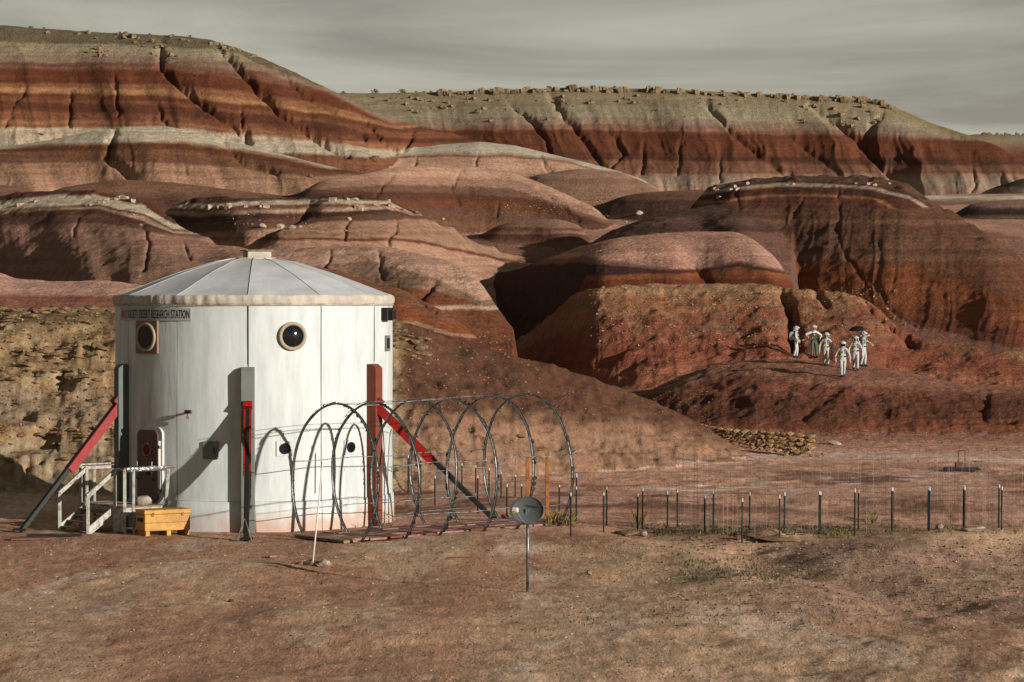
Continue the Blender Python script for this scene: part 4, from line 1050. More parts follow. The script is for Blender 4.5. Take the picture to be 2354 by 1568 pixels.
# the leg's short wooden stakes
stk = MB(); fx0 = Vector((-7.27, 74.75, 0))
stk.tube([fx0 + Vector((-.22, -.1, .0)), fx0 + Vector((-.02, .05, .62))], .014, 5); stk.tube([fx0 + Vector((.2, -.08, .0)), fx0 + Vector((.0, .06, .6))], .014, 5)
tag(stk.build("stake_pair", M_WOOD, None, fx0), "two thin wooden stakes leaning together at the foot of the middle leg", "stakes")

# ================================================================ ENTRANCE DECK
DO = Vector((-10.83, 79.36, 0)); EO = Vector((-.766, -.643, 0)); ES = Vector((.643, -.766, 0)); UP = Vector((0, 0, 1))
def dk(o, s, z): return DO + EO * o + ES * s + UP * z
deck = thing("entrance_deck", dk(.7, .3, 0), "white wooden deck with four steps and handrails below the airlock door", "deck")
for i in range(9):
    s = -.9 + .272 * (i + .5)
    MB().beam(dk(.06, s, .735), dk(1.36, s, .735), .255, .04).build("board", M_WOOD if i % 3 else M_WOODW, deck)
MB().beam(dk(1.34, -.9, .60), dk(1.34, 1.5, .60), .05, .22).build("fascia", M_WOODW, deck)
MB().beam(dk(0, 1.51, .60), dk(1.36, 1.51, .60), .05, .22).build("fascia", M_WOODW, deck)
for (o, s0) in ((1.30, 1.47), (1.12, 1.47)): pass
mb = MB()
for i in range(5):
    mb.box(dk(1.365, 1.02 + i * .1, .29), (.092, .02, .50), (ES, EO, UP))
mb.build("skirting", M_WOODW, deck)
def rail(a, b, w=.09, h=.045, mat=M_WOODW, name="handrail"): return MB().beam(a, b, w, h).build(name, mat, deck, bevel=.006)
def post(p, z0, z1, w=.085, mat=M_WOODW, lean=Vector((0, 0, 0))): return MB().beam(p + UP * z0, p + UP * z1 + lean, w, w).build("post", mat, deck, bevel=.006)
post(dk(1.36, 1.50, 0), -.1, 1.82); post(dk(1.10, 1.56, 0), -.1, 1.80, .07); post(dk(1.38, 1.02, 0), -.1, 1.80)
post(dk(.02, 1.50, 0), .1, 1.78, lean=ES * .06 - EO * .08)
post(dk(1.36, -.86, 0), -.1, 1.82); post(dk(.9, -.86, 0), -.1, 1.8, .07); post(dk(.2, -.86, 0), -.1, 1.8, .07); post(dk(1.36, -.52, 0), -.1, 1.82, .075)
rail(dk(1.42, -.88, 1.84), dk(.1, -.88, 1.84)); rail(dk(1.40, -.84, 1.74), dk(.1, -.84, 1.74), .03, .09)
rail(dk(1.38, 1.06, 1.80), dk(1.38, 1.54, 1.80))
rail(dk(1.42, 1.52, 1.83), dk(-.62, 1.52, 1.83), .11, .045, M_WOOD)
# foil wrapped round the front rail
mb = MB(); vs = []; nn2 = 60
for j in range(nn2 + 1):
    o = 1.32 - 1.28 * j / nn2
    for i in range(8):
        a = 2 * math.pi * i / 8; rr = .062 + .02 * rnd.random()
        vs.append(dk(o, 1.52 + rr * 1.15 * math.cos(a), 1.80 + rr * math.sin(a)))
mb.add(vs, [(j * 8 + i, j * 8 + (i + 1) % 8, (j + 1) * 8 + (i + 1) % 8, (j + 1) * 8 + i) for j in range(nn2) for i in range(8)])
mb.build("foil_wrap", M_FOIL, deck)
# steps
for s in (.98, -.55):
    MB().beam(dk(1.34, s, .66), dk(2.24, s, .06), .045, .22).build("stringer", M_WOODW, deck)
    post(dk(2.24, s, 0), -.12, 1.08, .09)
    rail(dk(1.36, s, 1.78), dk(2.30, s, 1.08), .10, .05); rail(dk(1.38, s, 1.70), dk(2.26, s, 1.02), .035, .09)
for i in range(4):
    z = .60 - .16 * i; o = 1.46 + .22 * i
    MB().beam(dk(o, -.52, z), dk(o, .95, z), .25, .035).build("step", M_WOOD, deck)
# bundle on the deck
def lump(c, rx, ry, rz_, seed, mat, name, parent=None, sub=2, rough=.25, loc=None):
    bm = bmesh.new(); bmesh.ops.create_icosphere(bm, subdivisions=sub, radius=1)
    for v in bm.verts:
        p = v.co.copy()
        k = 1 + rough * (fbm(np.array([p.x * 1.6 + seed * 3.1]), np.array([p.y * 1.6 + p.z * 1.9 + seed]), 2, seed)[0])
        v.co = Vector((p.x * rx * k, p.y * ry * k, p.z * rz_ * k))
    me = bpy.data.meshes.new(name); bm.to_mesh(me); bm.free(); me.materials.append(mat)
    me.polygons.foreach_set("use_smooth", [True] * len(me.polygons))
    return me
M_CLOTH = simple_mat("pale_cloth", 'b3a493', .9, noise=(5, .4), bump=(6, .04))
bun = link("cloth_bundle", lump(None, .25, .16, .14, 5, M_CLOTH, "cloth_bundle", rough=.5), None, dk(.55, 1.15, .87))
tag(bun, "crumpled pale cloth bundle lying on the deck near the airlock door", "bundle")
# yellow job box
yb0 = Vector((-9.78, 77.0, 0)); yx = Vector((.87, .493, 0)); yy = Vector((-.493, .87, 0))
ybox = thing("job_box", yb0, "yellow steel job box standing on skids in front of the deck", "storage box")
MB().box(yb0 + UP * .37, (1.36, .66, .46), (yx, yy, UP)).build("body", M_YEL, ybox, bevel=.012)
MB().box(yb0 + UP * .665, (1.40, .70, .12), (yx, yy, UP)).build("lid", M_YEL, ybox, bevel=.012)
MB().box(yb0 + UP * .37 - yy * .332, (1.34, .01, .02), (yx, yy, UP)).build("seam_strip", M_WOOD, ybox)
for e in (-.58, 0.05, .60): MB().box(yb0 + yx * e + UP * .07, (.12, .6, .15), (yx, yy, UP)).build("skid", M_YEL, ybox)
MB().box(yb0 - yx * .69 + UP * .44, (.03, .34, .10), (yx, yy, UP)).build("side_handle", M_DARK, ybox)
for e in (-.45, .45): MB().box(yb0 + yx * e - yy * .345 + UP * .60, (.06, .03, .1), (yx, yy, UP)).build("latch", M_WOOD, ybox)
# clutter in the habitat's shade
for (px, py, w, h) in ((120, 1150, .5, .4), (168, 1165, .35, .45), (232, 1180, .5, .3)):
    pass
# things near the left leg
bp = on_ground(70, 1238, .03)
tag(MB().box(bp, (1.1, .5, .05), (Vector((.97, .2, 0)), Vector((-.2, .97, 0)), UP)).build("flat_board", M_ROCKR, None, bp, bevel=.01), "reddish flat board on the ground by the far left leg", "board")
bp = on_ground(125, 1231, .04)
tag(MB().box(bp, (1.5, .6, .06), (Vector((.99, .1, 0)), Vector((-.1, .99, 0)), UP)).build("rubber_mat", M_BLACK, None, bp), "dark flat mat on the ground at the foot of the steps", "mat")

# ================================================================ HOOP TUNNEL
ta = Vector((-4.85, 74.8, .03)); tf = Vector((.42, 78.2, .18)); tax = (tf - ta).normalized()
cph = Vector((.60, -.80, 0))      # chord direction of every hoop
tun = thing("hoop_tunnel_frame", (ta + tf) / 2, "open greenhouse tunnel frame of six metal hoops joined by thin rods", "tunnel frame")
RH = 2.1; ZC = 1.62
TILT = [.05, -.10, .08, -.05, .12, -.03]; TW = [0, .06, -.05, .07, -.04, .0]
def hoop_pt(k, ang, r=RH, off=Vector((0, 0, 0)), lean=0):
    c = ta.lerp(tf, k / 5.0) + tax * (TILT[int(k)] * math.cos(ang)) + cph * (TW[int(k)] * .5)
    return c + cph * (r * math.sin(ang)) + UP * (ZC + r * .995 * math.cos(ang)) + off
amax = math.acos(-ZC / RH) - .02
for k in range(6):
    wob = [rnd.uniform(-.03, .03) for _ in range(4)]
    pts = []
    for j in range(49):
        a = -amax + 2 * amax * j / 48
        r = RH + .03 * math.sin(a * 2 + wob[0] * 40) + .015 * math.sin(a * 5 + k)
        pts.append(hoop_pt(k, a, r, tax * (.03 * math.sin(a + k))))
    hoop = MB().tube(pts, .026, 8).build("hoop", M_METAL, tun)
    pts2 = [p + tax * .045 + (p - hoop_pt(k, 0, 0)).normalized() * (.006 * math.sin(i * 1.3 + k)) for i, p in enumerate(pts)]
    MB().tube(pts2, .02, 6).build("hoop_strip", M_HOOPD, hoop)
    mb = MB()     # tatters of torn cover clamped on the outside
    for j in range(70 if k < 3 else 36):
        a = rnd.uniform(-amax * .98, amax * .98)
        if k == 0 and rnd.random() < .4: a = rnd.uniform(-.9, .9)
        p = hoop_pt(k, a, RH + .028); e = (p - hoop_pt(k, 0, 0)).normalized()
        t_ = cph * math.cos(a) - UP * math.sin(a)
        l = rnd.uniform(.03, .085); h = rnd.uniform(.008, .03)
        q = tax * rnd.uniform(.02, .06)
        mb.add([p - t_ * l, p + t_ * l, p + t_ * l * .6 + e * h + q, p - t_ * l * .3 + e * h * 1.6 + q], [(0, 1, 2, 3)])
        mb.add([p - t_ * l + tax * .01, p + t_ * l, p + t_ * l * .2 - e * .03 - q], [(0, 1, 2)])
    mb.build("cover_remnants", M_HOOPD, hoop)["kind"] = "stuff"
def rod(a, k0, k1, dz=0.0, r=.009, mat=M_METAL, sag=.02, ext=(.0, .0), rr=RH + .01):
    p0, p1 = hoop_pt(k0, a, rr), hoop_pt(k1, a, rr)
    p0 = p0 - tax * ext[0]; p1 = p1 + tax * ext[1] + UP * dz
    pts = [p0.lerp(p1, i / 10) - UP * (sag * math.sin(math.pi * i / 10 * (k1 - k0))) for i in range(11)]
    MB().tube(pts, r, 6).build("rod", mat, tun)
rod(-.16, 0, 4.6  , .02, .007, M_METAL, .01, (.25, .1)); rod(.10, 0, 5, -.03, .009, M_HOOPD, .015, (.0, .1)); rod(.22, .4, 2.6, .05, .012, M_METAL)
rod(-1.36, 0, 5, 0, .012, M_METAL, .02, (.05, 0)); rod(1.34, 0, 5, .0, .013, M_METAL, .03, (0.12, 0)); rod(1.44, 1, 3.2, 0, .007, M_METAL, .01)
rod(-2.0, 0, 5, 0, .012, M_METAL, .02); rod(2.02, 0, 5, 0, .013, M_METAL, .02, (.05, 0)); rod(1.98, .1, 2.4, .03, .007, M_METAL, .01)
mb = MB()
for i in range(14):
    k = rnd.uniform(0, 4.8); a = rnd.choice((-1.36, 1.34, 1.34)); p = hoop_pt(k, a, RH)
    mb.tube([p, p + Vector((rnd.uniform(-.04, .04), 0, -rnd.uniform(.06, .2)))], .006, 4)
mb.build("twine_ends", M_HOOPD, tun)
# floor of slabs inside the tunnel
flo = thing("slab_floor", (ta + tf) / 2, "pinkish and red slab floor laid inside the tunnel frame", "slab floor")
Lt = (tf - ta).length
for i in range(12):
    for j in range(4):
        u = .28 + i * .53; v = -1.22 + j * .6 + (.05 if i % 2 else 0)
        c = ta + tax * u + cph * v + UP * (.055 + rnd.uniform(-.012, .02))
        MB().box(c, (.515 + rnd.uniform(-.02, .005), .575, .06), (tax, cph, UP)).build("slab", M_PAVER if (i + j * 2) % 5 not in (0, 3) or i > 7 else M_PAVERR, flo)
for j in range(4):
    c = ta - tax * .12 + cph * (-1.15 + j * .62) + UP * .05
    MB().box(c, (.42, .6, .07), (tax, cph, UP)).build("timber", M_WOOD, flo)
# flagpole-like white pole leaning, held by a heap of rocks
pb = on_ground(718, 1302); pt_ = world_at(741, 1062, pb.y + .6)
tag(MB().tube([pb, pb.lerp(pt_, .5) + Vector((.01, 0, 0)), pt_], [.024, .02, .014], 7).build("guy_pole", M_PVC, None, pb), "thin white pole leaning up from a small heap of rocks", "pole")
def rock_mesh(name, mat, seed, sub=2, flat=1.0):
    bm = bmesh.new(); bmesh.ops.create_icosphere(bm, subdivisions=sub, radius=1)
    rr_ = random.Random(seed)
    # chop with random planes: blocky facets
    pl_ = []
    for _ in range(9):
        n_ = Vector((rr_.gauss(0, 1), rr_.gauss(0, 1), rr_.gauss(0, 1) * .9)).normalized(); pl_.append((n_, rr_.uniform(.55, .82)))
    for v in bm.verts:
        for n_, dd in pl_:
            k = v.co.dot(n_)
            if k > dd: v.co -= n_ * (k - dd)
        v.co += Vector((rr_.uniform(-.04, .04), rr_.uniform(-.04, .04), rr_.uniform(-.04, .04)))
        v.co.z *= flat
    me = bpy.data.meshes.new(name); bm.to_mesh(me); bm.free(); me.materials.append(mat)
    return me
def rocks_of(name, mat, n=6, flat=1.0, s0=0, sub=2): return [rock_mesh(name, mat, s0 + i, sub, flat) for i in range(n)]
RK_T = rocks_of("boulder", M_ROCKT, 7, .8, 10); RK_M = rocks_of("boulder", M_ROCKM, 7, .85, 30); RK_W = rocks_of("boulder", M_ROCKW, 6, .8, 50); RK_R = rocks_of("boulder", M_ROCKR, 5, .75, 70)
def zone(p, names):
    q = (p.x / p.y * F + CX) / 2354 * len(names)
    return names[int(min(max(q, 0), len(names) - 1))]
Z5 = ("far left", "left of centre", "centre", "right of centre", "far right")
def block_mesh(name, mat, seed):
    r_ = random.Random(seed); bm = bmesh.new(); bmesh.ops.create_cube(bm, size=1.7)
    bmesh.ops.subdivide_edges(bm, edges=bm.edges[:], cuts=1, use_grid_fill=True)
    for v in bm.verts:
        k = .92 if sum(abs(c) > .5 for c in v.co) == 3 else 1.0
        v.co = Vector((v.co.x * k + r_.uniform(-.13, .13), v.co.y * k + r_.uniform(-.13, .13), v.co.z * k + r_.uniform(-.16, .16)))
    me = bpy.data.meshes.new(name); bm.to_mesh(me); bm.free(); me.materials.append(mat); return me
RK_B = [block_mesh("boulder", M_ROCKM, 500 + i) for i in range(8)]; RK_BW = [block_mesh("boulder", M_ROCKW, 520 + i) for i in range(6)]
def put_rock(protos, p, size, label, cat="rock", group=None, name="boulder", sink=.25, sq=None, rz=None):
    o = bpy.data.objects.new(name, rnd.choice(protos)); COL.objects.link(o)
    s = size / 2
    if group:
        pxs = size / p.y * F
        label = ("big " if pxs > 17 else "middling " if pxs > 10 else "small ") + label + ", " + zone(p, Z5)
    sq = sq or (rnd.uniform(.85, 1.3), rnd.uniform(.8, 1.2), rnd.uniform(.6, 1.0))
    o.scale = (s * sq[0], s * sq[1], s * sq[2])
    o.rotation_euler = (rnd.uniform(-.25, .25), rnd.uniform(-.25, .25), rnd.uniform(0, 6.28) if rz is None else rz)
    o.location = (p.x, p.y, p.z + s * sq[2] * (1 - 2 * sink) * .8)
    return tag(o, label, cat, group)
for (dx, dy, s) in ((-.28, -.05, .3), (-.1, -.12, .34), (.1, .05, .3), (.28, -.08, .36), (.02, .2, .3), (.42, .02, .2), (-.42, .05, .2), (.15, -.25, .22), (-.2, .15, .28)):
    put_rock(RK_T + RK_W, pb + Vector((dx, dy, 0)), s, "tan rock in the small heap holding the white pole", "rock", "rocks heaped round the pole foot", sink=.1)

# ================================================================ DISH
db = on_ground(1213, 1356, 0.0)
dish = thing("satellite_dish", db, "dark grey oval satellite dish with faint lettering on a slim steel pole", "satellite dish")
dc_ = world_at(1211, 1173, db.y - .08)
MB().tube([db - UP * .1, Vector((db.x, db.y, dc_.z))], .036, 10).build("pole", M_METAL, dish)
dn = Vector((-.34, -.90, .22)).normalized(); dsx = UP.cross(dn).normalized(); dup = dn.cross(dsx).normalized()
mb = MB(); vs = [dc_ - dn * .07]; nr_, na_ = 7, 40
for i in range(1, nr_ + 1):
    q = i / nr_
    for j in range(na_):
        a = 2 * math.pi * j / na_
        vs.append(dc_ - dn * (.07 * (1 - q * q)) + dsx * (.41 * q * math.cos(a)) + dup * (.31 * q * math.sin(a)))
fs = [(0, 1 + j, 1 + (j + 1) % na_) for j in range(na_)]
for i in range(nr_ - 1):
    for j in range(na_): fs.append((1 + i * na_ + j, 1 + (i + 1) * na_ + j, 1 + (i + 1) * na_ + (j + 1) % na_, 1 + i * na_ + (j + 1) % na_))
refl = mb.add(vs, fs, True).build("reflector", M_DISH, dish)
so = refl.modifiers.new("thick", 'SOLIDIFY'); so.thickness = .012
MB().tube([dc_ + dsx * (.41 * math.cos(2 * math.pi * j / 40)) + dup * (.31 * math.sin(2 * math.pi * j / 40)) for j in range(40)], .009, 5, closed=True).build("rim", M_DISH, refl)
me = text_mesh("HughesNet", 1)
xs = [v.co.x for v in me.vertices]; x0, x1 = min(xs), max(xs)
for v in me.vertices:
    u = (v.co.x - x0) / (x1 - x0) * .34 - .12 + .06; w = v.co.y * .075 + .10 - .05 * ((v.co.x - x0) / (x1 - x0))
    q2 = (u / .41) ** 2 + (w / .31) ** 2
    v.co = dc_ + dsx * u + dup * w - dn * (.07 * (1 - q2)) + dn * .016 - ORG[dish]
me.materials.clear(); me.materials.append(M_TEXT); me.name = "lettering"
link("lettering", me, dish)
MB().tube([dc_ - dup * .30, dc_ - dup * .26 + dn * .25 - dsx * .02, dc_ - dup * .08 + dn * .42 - dsx * .10], .016, 6).build("feed_arm", M_PANELGREY, dish)
lp = dc_ - dup * .06 + dn * .43 - dsx * .11
MB().box(lp, (.10, .13, .09), (dsx, dn, dup)).build("feed_horn", M_PVC, dish)
MB().box(lp - dup * .06 + dn * .02, (.09, .03, .02), (dsx, dn, dup)).build("yellow_tag", M_HOSE, dish)
MB().box(dc_ - dn * .12 - UP * .03, (.14, .12, .16)).build("mount_bracket", M_METAL, dish)
# wooden posts
for (px, ty, by, w, lb) in ((1213, 1050, 1200, 9, "brown wooden post directly behind the satellite dish"), (1258, 1040, 1213, 8, "pale yellowish wooden post just right of the satellite dish")):
    b = on_ground(px, by); t = world_at(px, ty, b.y)
    tag(MB().beam(b - UP * .2, t, w / 6320 * b.y, w / 6320 * b.y).build("wooden_post", M_WOODY, None, b, bevel=.008), lb, "post")

# ================================================================ FENCES
def fx5(zx): return 1281.6 + .4556 * zx
def fy5(zy): return 961.2 + .4556 * zy
front = [(67, 375, 597), (233, 375, 583), (405, 380, 583), (555, 370, 570), (743, 390, 575), (933, 405, 632), (1121, 388, 608), (1322, 368, 590), (1501, 355, 595), (1688, 350, 575), (1878, 348, 570), (2055, 345, 578), (2243, 345, 566), (2440, 342, 566), (2640, 340, 566)]
rear = [(95, 345, 535), (248, 345, 545), (430, 352, 562), (605, 360, 557), (787, 365, 575), (970, 375, 578), (1146, 375, 580), (1328, 372, 578), (1519, 362, 565), (1692, 350, 572), (1872, 345, 562), (2050, 340, 566), (2229, 335, 562), (2420, 335, 562), (2620, 335, 562)]
def tpost(mb, mt, base, top):
    u = (top - base).normalized()
    mb.beam(base - UP * .15, base.lerp(top, .92), .012, .045); mb.beam(base - UP * .15, base.lerp(top, .92), .045, .010)
    mt.beam(base.lerp(top, .92), top, .014, .046); mt.beam(base.lerp(top, .92), top, .046, .011)
def fence(name, pts, label, mesh_h, start, vs_, nh, lean=0):
    bases = []
    for zx, tz, bz in pts:
        px, by = fx5(zx), fy5(bz)
        b = hit(px, by) or on_ground(px, by)
        t = world_at(px, fy5(tz), b.y)
        bases.append((b, t))
    root = thing(name, bases[len(bases) // 2][0], label, "fence")
    for b, t in bases:
        mb, mt = MB(), MB(); tpost(mb, mt, b, t)
        p = mb.build("fence_post", M_TPOST, root); mt.build("post_tip", M_TTIP, p)
    mb = MB()
    for i in range(start, len(bases) - 1):
        a, b = bases[i][0], bases[i + 1][0]; L_ = (b - a).length; nv = int(L_ / vs_)
        for j in range(nv):
            p = a.lerp(b, j / nv) + Vector((rnd.uniform(-.02, .02), rnd.uniform(-.015, .015), 0))
            h = mesh_h * (1 + .015 * math.sin(i * 3 + j * .5))
            q = p + UP * h + Vector((rnd.uniform(-.05, .05), .08 * math.sin(j * .7 + i), rnd.uniform(-.03, .02)))
            mb.tube([p, q], .0033, 3, caps=False)
        for k in range(nh + 1):
            z = mesh_h * k / nh * .995
            mb.tube([a + UP * z, a.lerp(b, .5) + UP * (z - .03 * math.sin(k)) + Vector((0, .03 * math.sin(i + k * .3), 0)), b + UP * z], .0035, 3, caps=False)
    w = mb.build("wire_mesh", M_WIRE, root); w["kind"] = "stuff"
    mb = MB()
    for i in range(0, start):
        for hgt in (.35, .75, 1.08):
            a, b = bases[i][0], bases[i + 1][0]
            mb.tube([a + UP * hgt, a.lerp(b, .5) + UP * (hgt - .05), b + UP * hgt], .004, 3, caps=False)
    if start: mb.build("strand_wire", M_WIRE, root)
fence("wire_fence", front, "nearer run of dark steel-post wire fence along the swale", .95, 2, .30, 6)
fence("wire_fence", rear, "rear run of wire fence carrying the tall welded mesh", 2.12, 2, .11, 14)
# loose posts standing behind the tunnel frame
loose = [(1195, 640, 865), (1270, 655, 870), (1355, 765, 945), (1365, 680, 830), (1432, 700, 900), (1517, 690, 860), (1600, 700, 870), (1612, 760, 1000), (1680, 720, 880), (1752, 740, 900), (1787, 815, 1010), (1837, 760, 890), (1875, 815, 960), (2102, 820, 985), (2205, 750, 1050), (2170, 868, 1125)]
pb_ = []
for zx, tz, bz in loose:
    px = (600 + zx / 2.0909) * .801; ty = (1000 + tz / 2.0909) * .801; by = (1000 + bz / 2.0909) * .801
    b = hit(px, by, 78) or on_ground(px, by); pb_.append((b, world_at(px, ty, b.y)))
root = thing("wire_fence", pb_[6][0], "far garden fence of thin steel posts seen through the tunnel hoops", "fence")
for b, t in pb_:
    mb, mt = MB(), MB(); tpost(mb, mt, b, t); p = mb.build("fence_post", M_TPOST, root); mt.build("post_tip", M_TTIP, p)
mb = MB(); so_ = sorted([b for b, t in pb_ if b.y > 86], key=lambda v: v.x)
for a, b in zip(so_[:-1], so_[1:]):
    for k in range(9): mb.tube([a + UP * (.12 * k + .1), b + UP * (.12 * k + .1)], .004, 3, caps=False)
    nv = int((b - a).length / .3)
    for j in range(nv):
        p = a.lerp(b, j / nv); mb.tube([p, p + UP * 1.1], .004, 3, caps=False)
w = mb.build("wire_mesh", M_WIRE, root); w["kind"] = "stuff"

# ================================================================ DRY STONE WALL
top = [(1596, 973), (1628, 979), (1692, 988), (1760, 990), (1828, 995), (1862, 1000)]
bot = [(1600, 984), (1673, 1017), (1714, 1030), (1778, 1039), (1828, 1046), (1864, 1043)]
wd = [(1596, 119.6), (1673, 118.3), (1760, 117.4), (1864, 116.6)]
wpx = np.array([p[0] for p in wd]); wdd = np.array([p[1] for p in wd])
def wall_pt(px, f, back=0.0):
    ty = np.interp(px, [p[0] for p in top], [p[1] for p in top]); by = np.interp(px, [p[0] for p in bot], [p[1] for p in bot])
    d = float(np.interp(px, wpx, wdd))
    a = world_at(px, ty, d); b = world_at(px, by, d)
    p = b.lerp(a, f); p.y += back
    return p, (a - b).length
sw = thing("dry_stone_wall", wall_pt(1740, 0)[0], "low dry stone wall of stacked tan slabs at the end of the red bank", "stone wall")
STN = [rock_mesh("stone", M_STONE, 200 + i, 1, 1.0) for i in range(8)]
def stone(p, sx_, sy_, sz_, yaw):
    o = bpy.data.objects.new("stone", rnd.choice(STN)); COL.objects.link(o); o.parent = sw
    o.location = p - ORG[sw]; o.scale = (sx_ * .68, sy_ * .66, sz_ * .74); o.rotation_euler = (rnd.uniform(-.12, .12), rnd.uniform(-.1, .1), yaw + rnd.uniform(-.15, .15))
for c in range(5):
    f0 = c / 5.0
    px = 1598 + (rnd.uniform(0, 8) if c % 2 else 0)
    while px < 1862:
        h_m = wall_pt(px, 0)[1]
        if h_m / 5 < .045 and c % 2: px += 12; continue
        w = rnd.uniform(11, 25); pc, hh = wall_pt(px + w / 2, f0 + .1, rnd.uniform(-.03, .05))
        wm = w / 6320 * 117
        stone(pc, wm, .42, max(hh / 5, .08) * rnd.uniform(.9, 1.15), -.1)
        px += w * rnd.uniform(.93, 1.0)
for _ in range(9):
    px = rnd.uniform(1800, 1900); p, _h_ = wall_pt(min(px, 1864), -.05, -.5)
    p.x = (px - CX) / F * p.y; p.z = hz(p.x, p.y) + .04
    stone(p, rnd.uniform(.15, .35), .25, .12, 0)

# ================================================================ ROCKS
def rim(pxs, crest, fn, n): pass
mesaH = [H for H in HILLS if H['name'] == 'mesa'][0]['crest']; bigH = [H for H in HILLS if H['name'] == 'big_hill'][0]['crest']
px = 1010.0; cnt = 0
while px < 2048 and cnt < 120:
    w = rnd.uniform(6, 15) if px < 1950 else rnd.uniform(10, 18)
    cy = float(np.interp(px, mesaH[:, 0], mesaH[:, 1]))
    p = hit(px, cy + 8 + rnd.uniform(-1, 3))
    if p is not None:
        s = w / 6320 * p.y
        put_rock(RK_B, p, s * 1.25, "blocky tan stone in the mesa rim", "rock", "rim stones of the far mesa", sink=.3, sq=(1.15, .9, rnd.uniform(.6, 1.3)), rz=rnd.uniform(-.5, .5))
        cnt += 1
    px += w * rnd.choice((.75, .85, 1.0, 1.0, 2.2))
for _ in range(75):      # tumbled stones beneath the rim
    u = rnd.random()
    if u < .4: px, py = rnd.uniform(820, 1120), rnd.uniform(222, 262)
    elif u < .7: px, py = rnd.uniform(1120, 1900), rnd.uniform(225, 290) if rnd.random() < .6 else rnd.uniform(220, 240)
    else: px, py = rnd.uniform(1840, 2060), rnd.uniform(240, 300)
    p = hit(px, py)
    if p is not None and p.y > 500: put_rock(RK_B, p, rnd.uniform(4, 12) / 6320 * p.y, "tumbled tan stone below the mesa rim", "rock", "fallen stones below the mesa rim", sink=.25)
for _ in range(62):
    u = rnd.random()
    if u < .35: px = rnd.uniform(0, 620); py = float(np.interp(px, bigH[:, 0], bigH[:, 1])) + rnd.uniform(4, 18)
    elif u < .7:
        t = rnd.random(); px = 290 + t * 110 + rnd.gauss(0, 12); py = 84 + t * 45 + rnd.gauss(0, 8)
    elif u < .85: px = 230 + rnd.gauss(0, 12); py = 122 + rnd.gauss(0, 8)
    else:
        t = rnd.random(); px = 480 + t * 110 + rnd.gauss(0, 8); py = 100 + t * 40 + rnd.gauss(0, 7)
    p = hit(px, py)
    if p is not None and p.y > 330: put_rock(RK_M + RK_B, p, rnd.uniform(5, 15) / 6320 * p.y, "brown boulder atop the great left hill", "rock", "boulders on the left hill's crown", sink=.25)
# far right rim
for _ in range(16):
    px = rnd.uniform(2245, 2354); p = hit(px, 313 + rnd.uniform(0, 8))
    if p is not None: put_rock(RK_M, p, rnd.uniform(5, 11) / 6320 * p.y, "tan stone on the distant skyline mesa", "rock", "stones of the distant skyline mesa")
# pale blocks of the middle ledges
for (x0, x1, y0, y1, n, s0, s1) in ((20, 250, 452, 474, 6, 8, 16), (230, 350, 454, 484, 7, 8, 16), (480, 620, 468, 490, 9, 10, 19), (730, 900, 458, 482, 9, 8, 22), (1700, 2080, 421, 428, 8, 6, 11), (1640, 1700, 430, 460, 6, 8, 14)):
    for _ in range(n):
        p = hit(rnd.uniform(x0, x1), rnd.uniform(y0, y1))
        if p is not None: put_rock(RK_BW, p, rnd.uniform(s0, s1) / 6320 * p.y, "pale block on a white ledge", "rock", "pale blocks along the white ledges", sink=.5)
singles = [(605, 527, 20, RK_W, "large whitish boulder left of the pale pair below the ledge"), (643, 528, 24, RK_W, "largest whitish boulder in the pale rock cluster mid-slope"), (672, 527, 18, RK_W, "whitish boulder right of the largest pale boulder"),
           (690, 524, 10, RK_W, "small whitish rock at the right end of the pale cluster"), (795, 535, 12, RK_W, "small pale rock low in the gully under the banded ledge"), (803, 508, 16, RK_W, "pale rock halfway down the gully under the banded ledge"),
           (1019, 512, 11, RK_W, "lone pale rock on the right shoulder of the smooth slope"), (925, 487, 12, RK_T, "tan rock just beyond the banded ledge end"), (957, 493, 14, RK_T, "larger tan rock right of the banded ledge end"),
           (1468, 494, 20, RK_W, "pale boulder pile on the dark shaded shoulder"), (1440, 512, 7, RK_W, "small white rock in the dark valley"), (860, 372, 26, RK_R, "dark squarish block on the brown slope below the white band"), (716, 410, 18, RK_R, "dark block in the small gully left of the brown dome"),
           (308, 497, 7, RK_W, "small pale rock on the left brown slope"), (325, 519, 9, RK_W, "pair-like pale rock lower on the left brown slope"), (1195, 1007, 34, RK_T, "tan boulder on the pale apron behind the tunnel frame"),
           (1320, 1043, 36, RK_W, "whitish slab rock right of the tan boulder behind the hoops"), (2080, 748, 10, RK_T, "lone pale rock on the dark slope right of the walkers"), (2035, 733, 8, RK_T, "small rock on the dark slope above the walkers"),
           (530, 1386, 16, RK_R, "fist-shaped reddish rock alone on the foreground dirt"), (382, 1396, 12, RK_R, "small dark rock on the left foreground dirt"), (1355, 1322, 20, RK_W, "whitish stone with a green tuft on the foreground dirt"),
           (2293, 1036, 12, RK_R, "small brick-like rock on the far right of the red yard"), (1160, 1193, 22, RK_R, "reddish block on the ground left of the dish"), (1440, 1232, 60, RK_T, "flat tan slab lying beside the fence start"),
           (1482, 1236, 26, RK_W, "rounded whitish stone by the second fence post"), (2240, 1224, 60, RK_W, "long whitish crusted rock by the right fence posts"), (2160, 1216, 24, RK_W, "short whitish rock left of the long crusted one"),
           (1792, 1234, 34, RK_W, "whitish rock next to the big slab over the swale"), (1698, 1246, 22, RK_T, "tan stone at the left end of the big slab"), (1545, 1261, 8, RK_R, "tiny red rock beyond the swale bank"),
           (1890, 1048, 14, RK_T, "small tan rock by the end of the stone wall"), (1920, 1023, 36, RK_W, "low pale rock outcrop at the foot of the walkers' mound")]
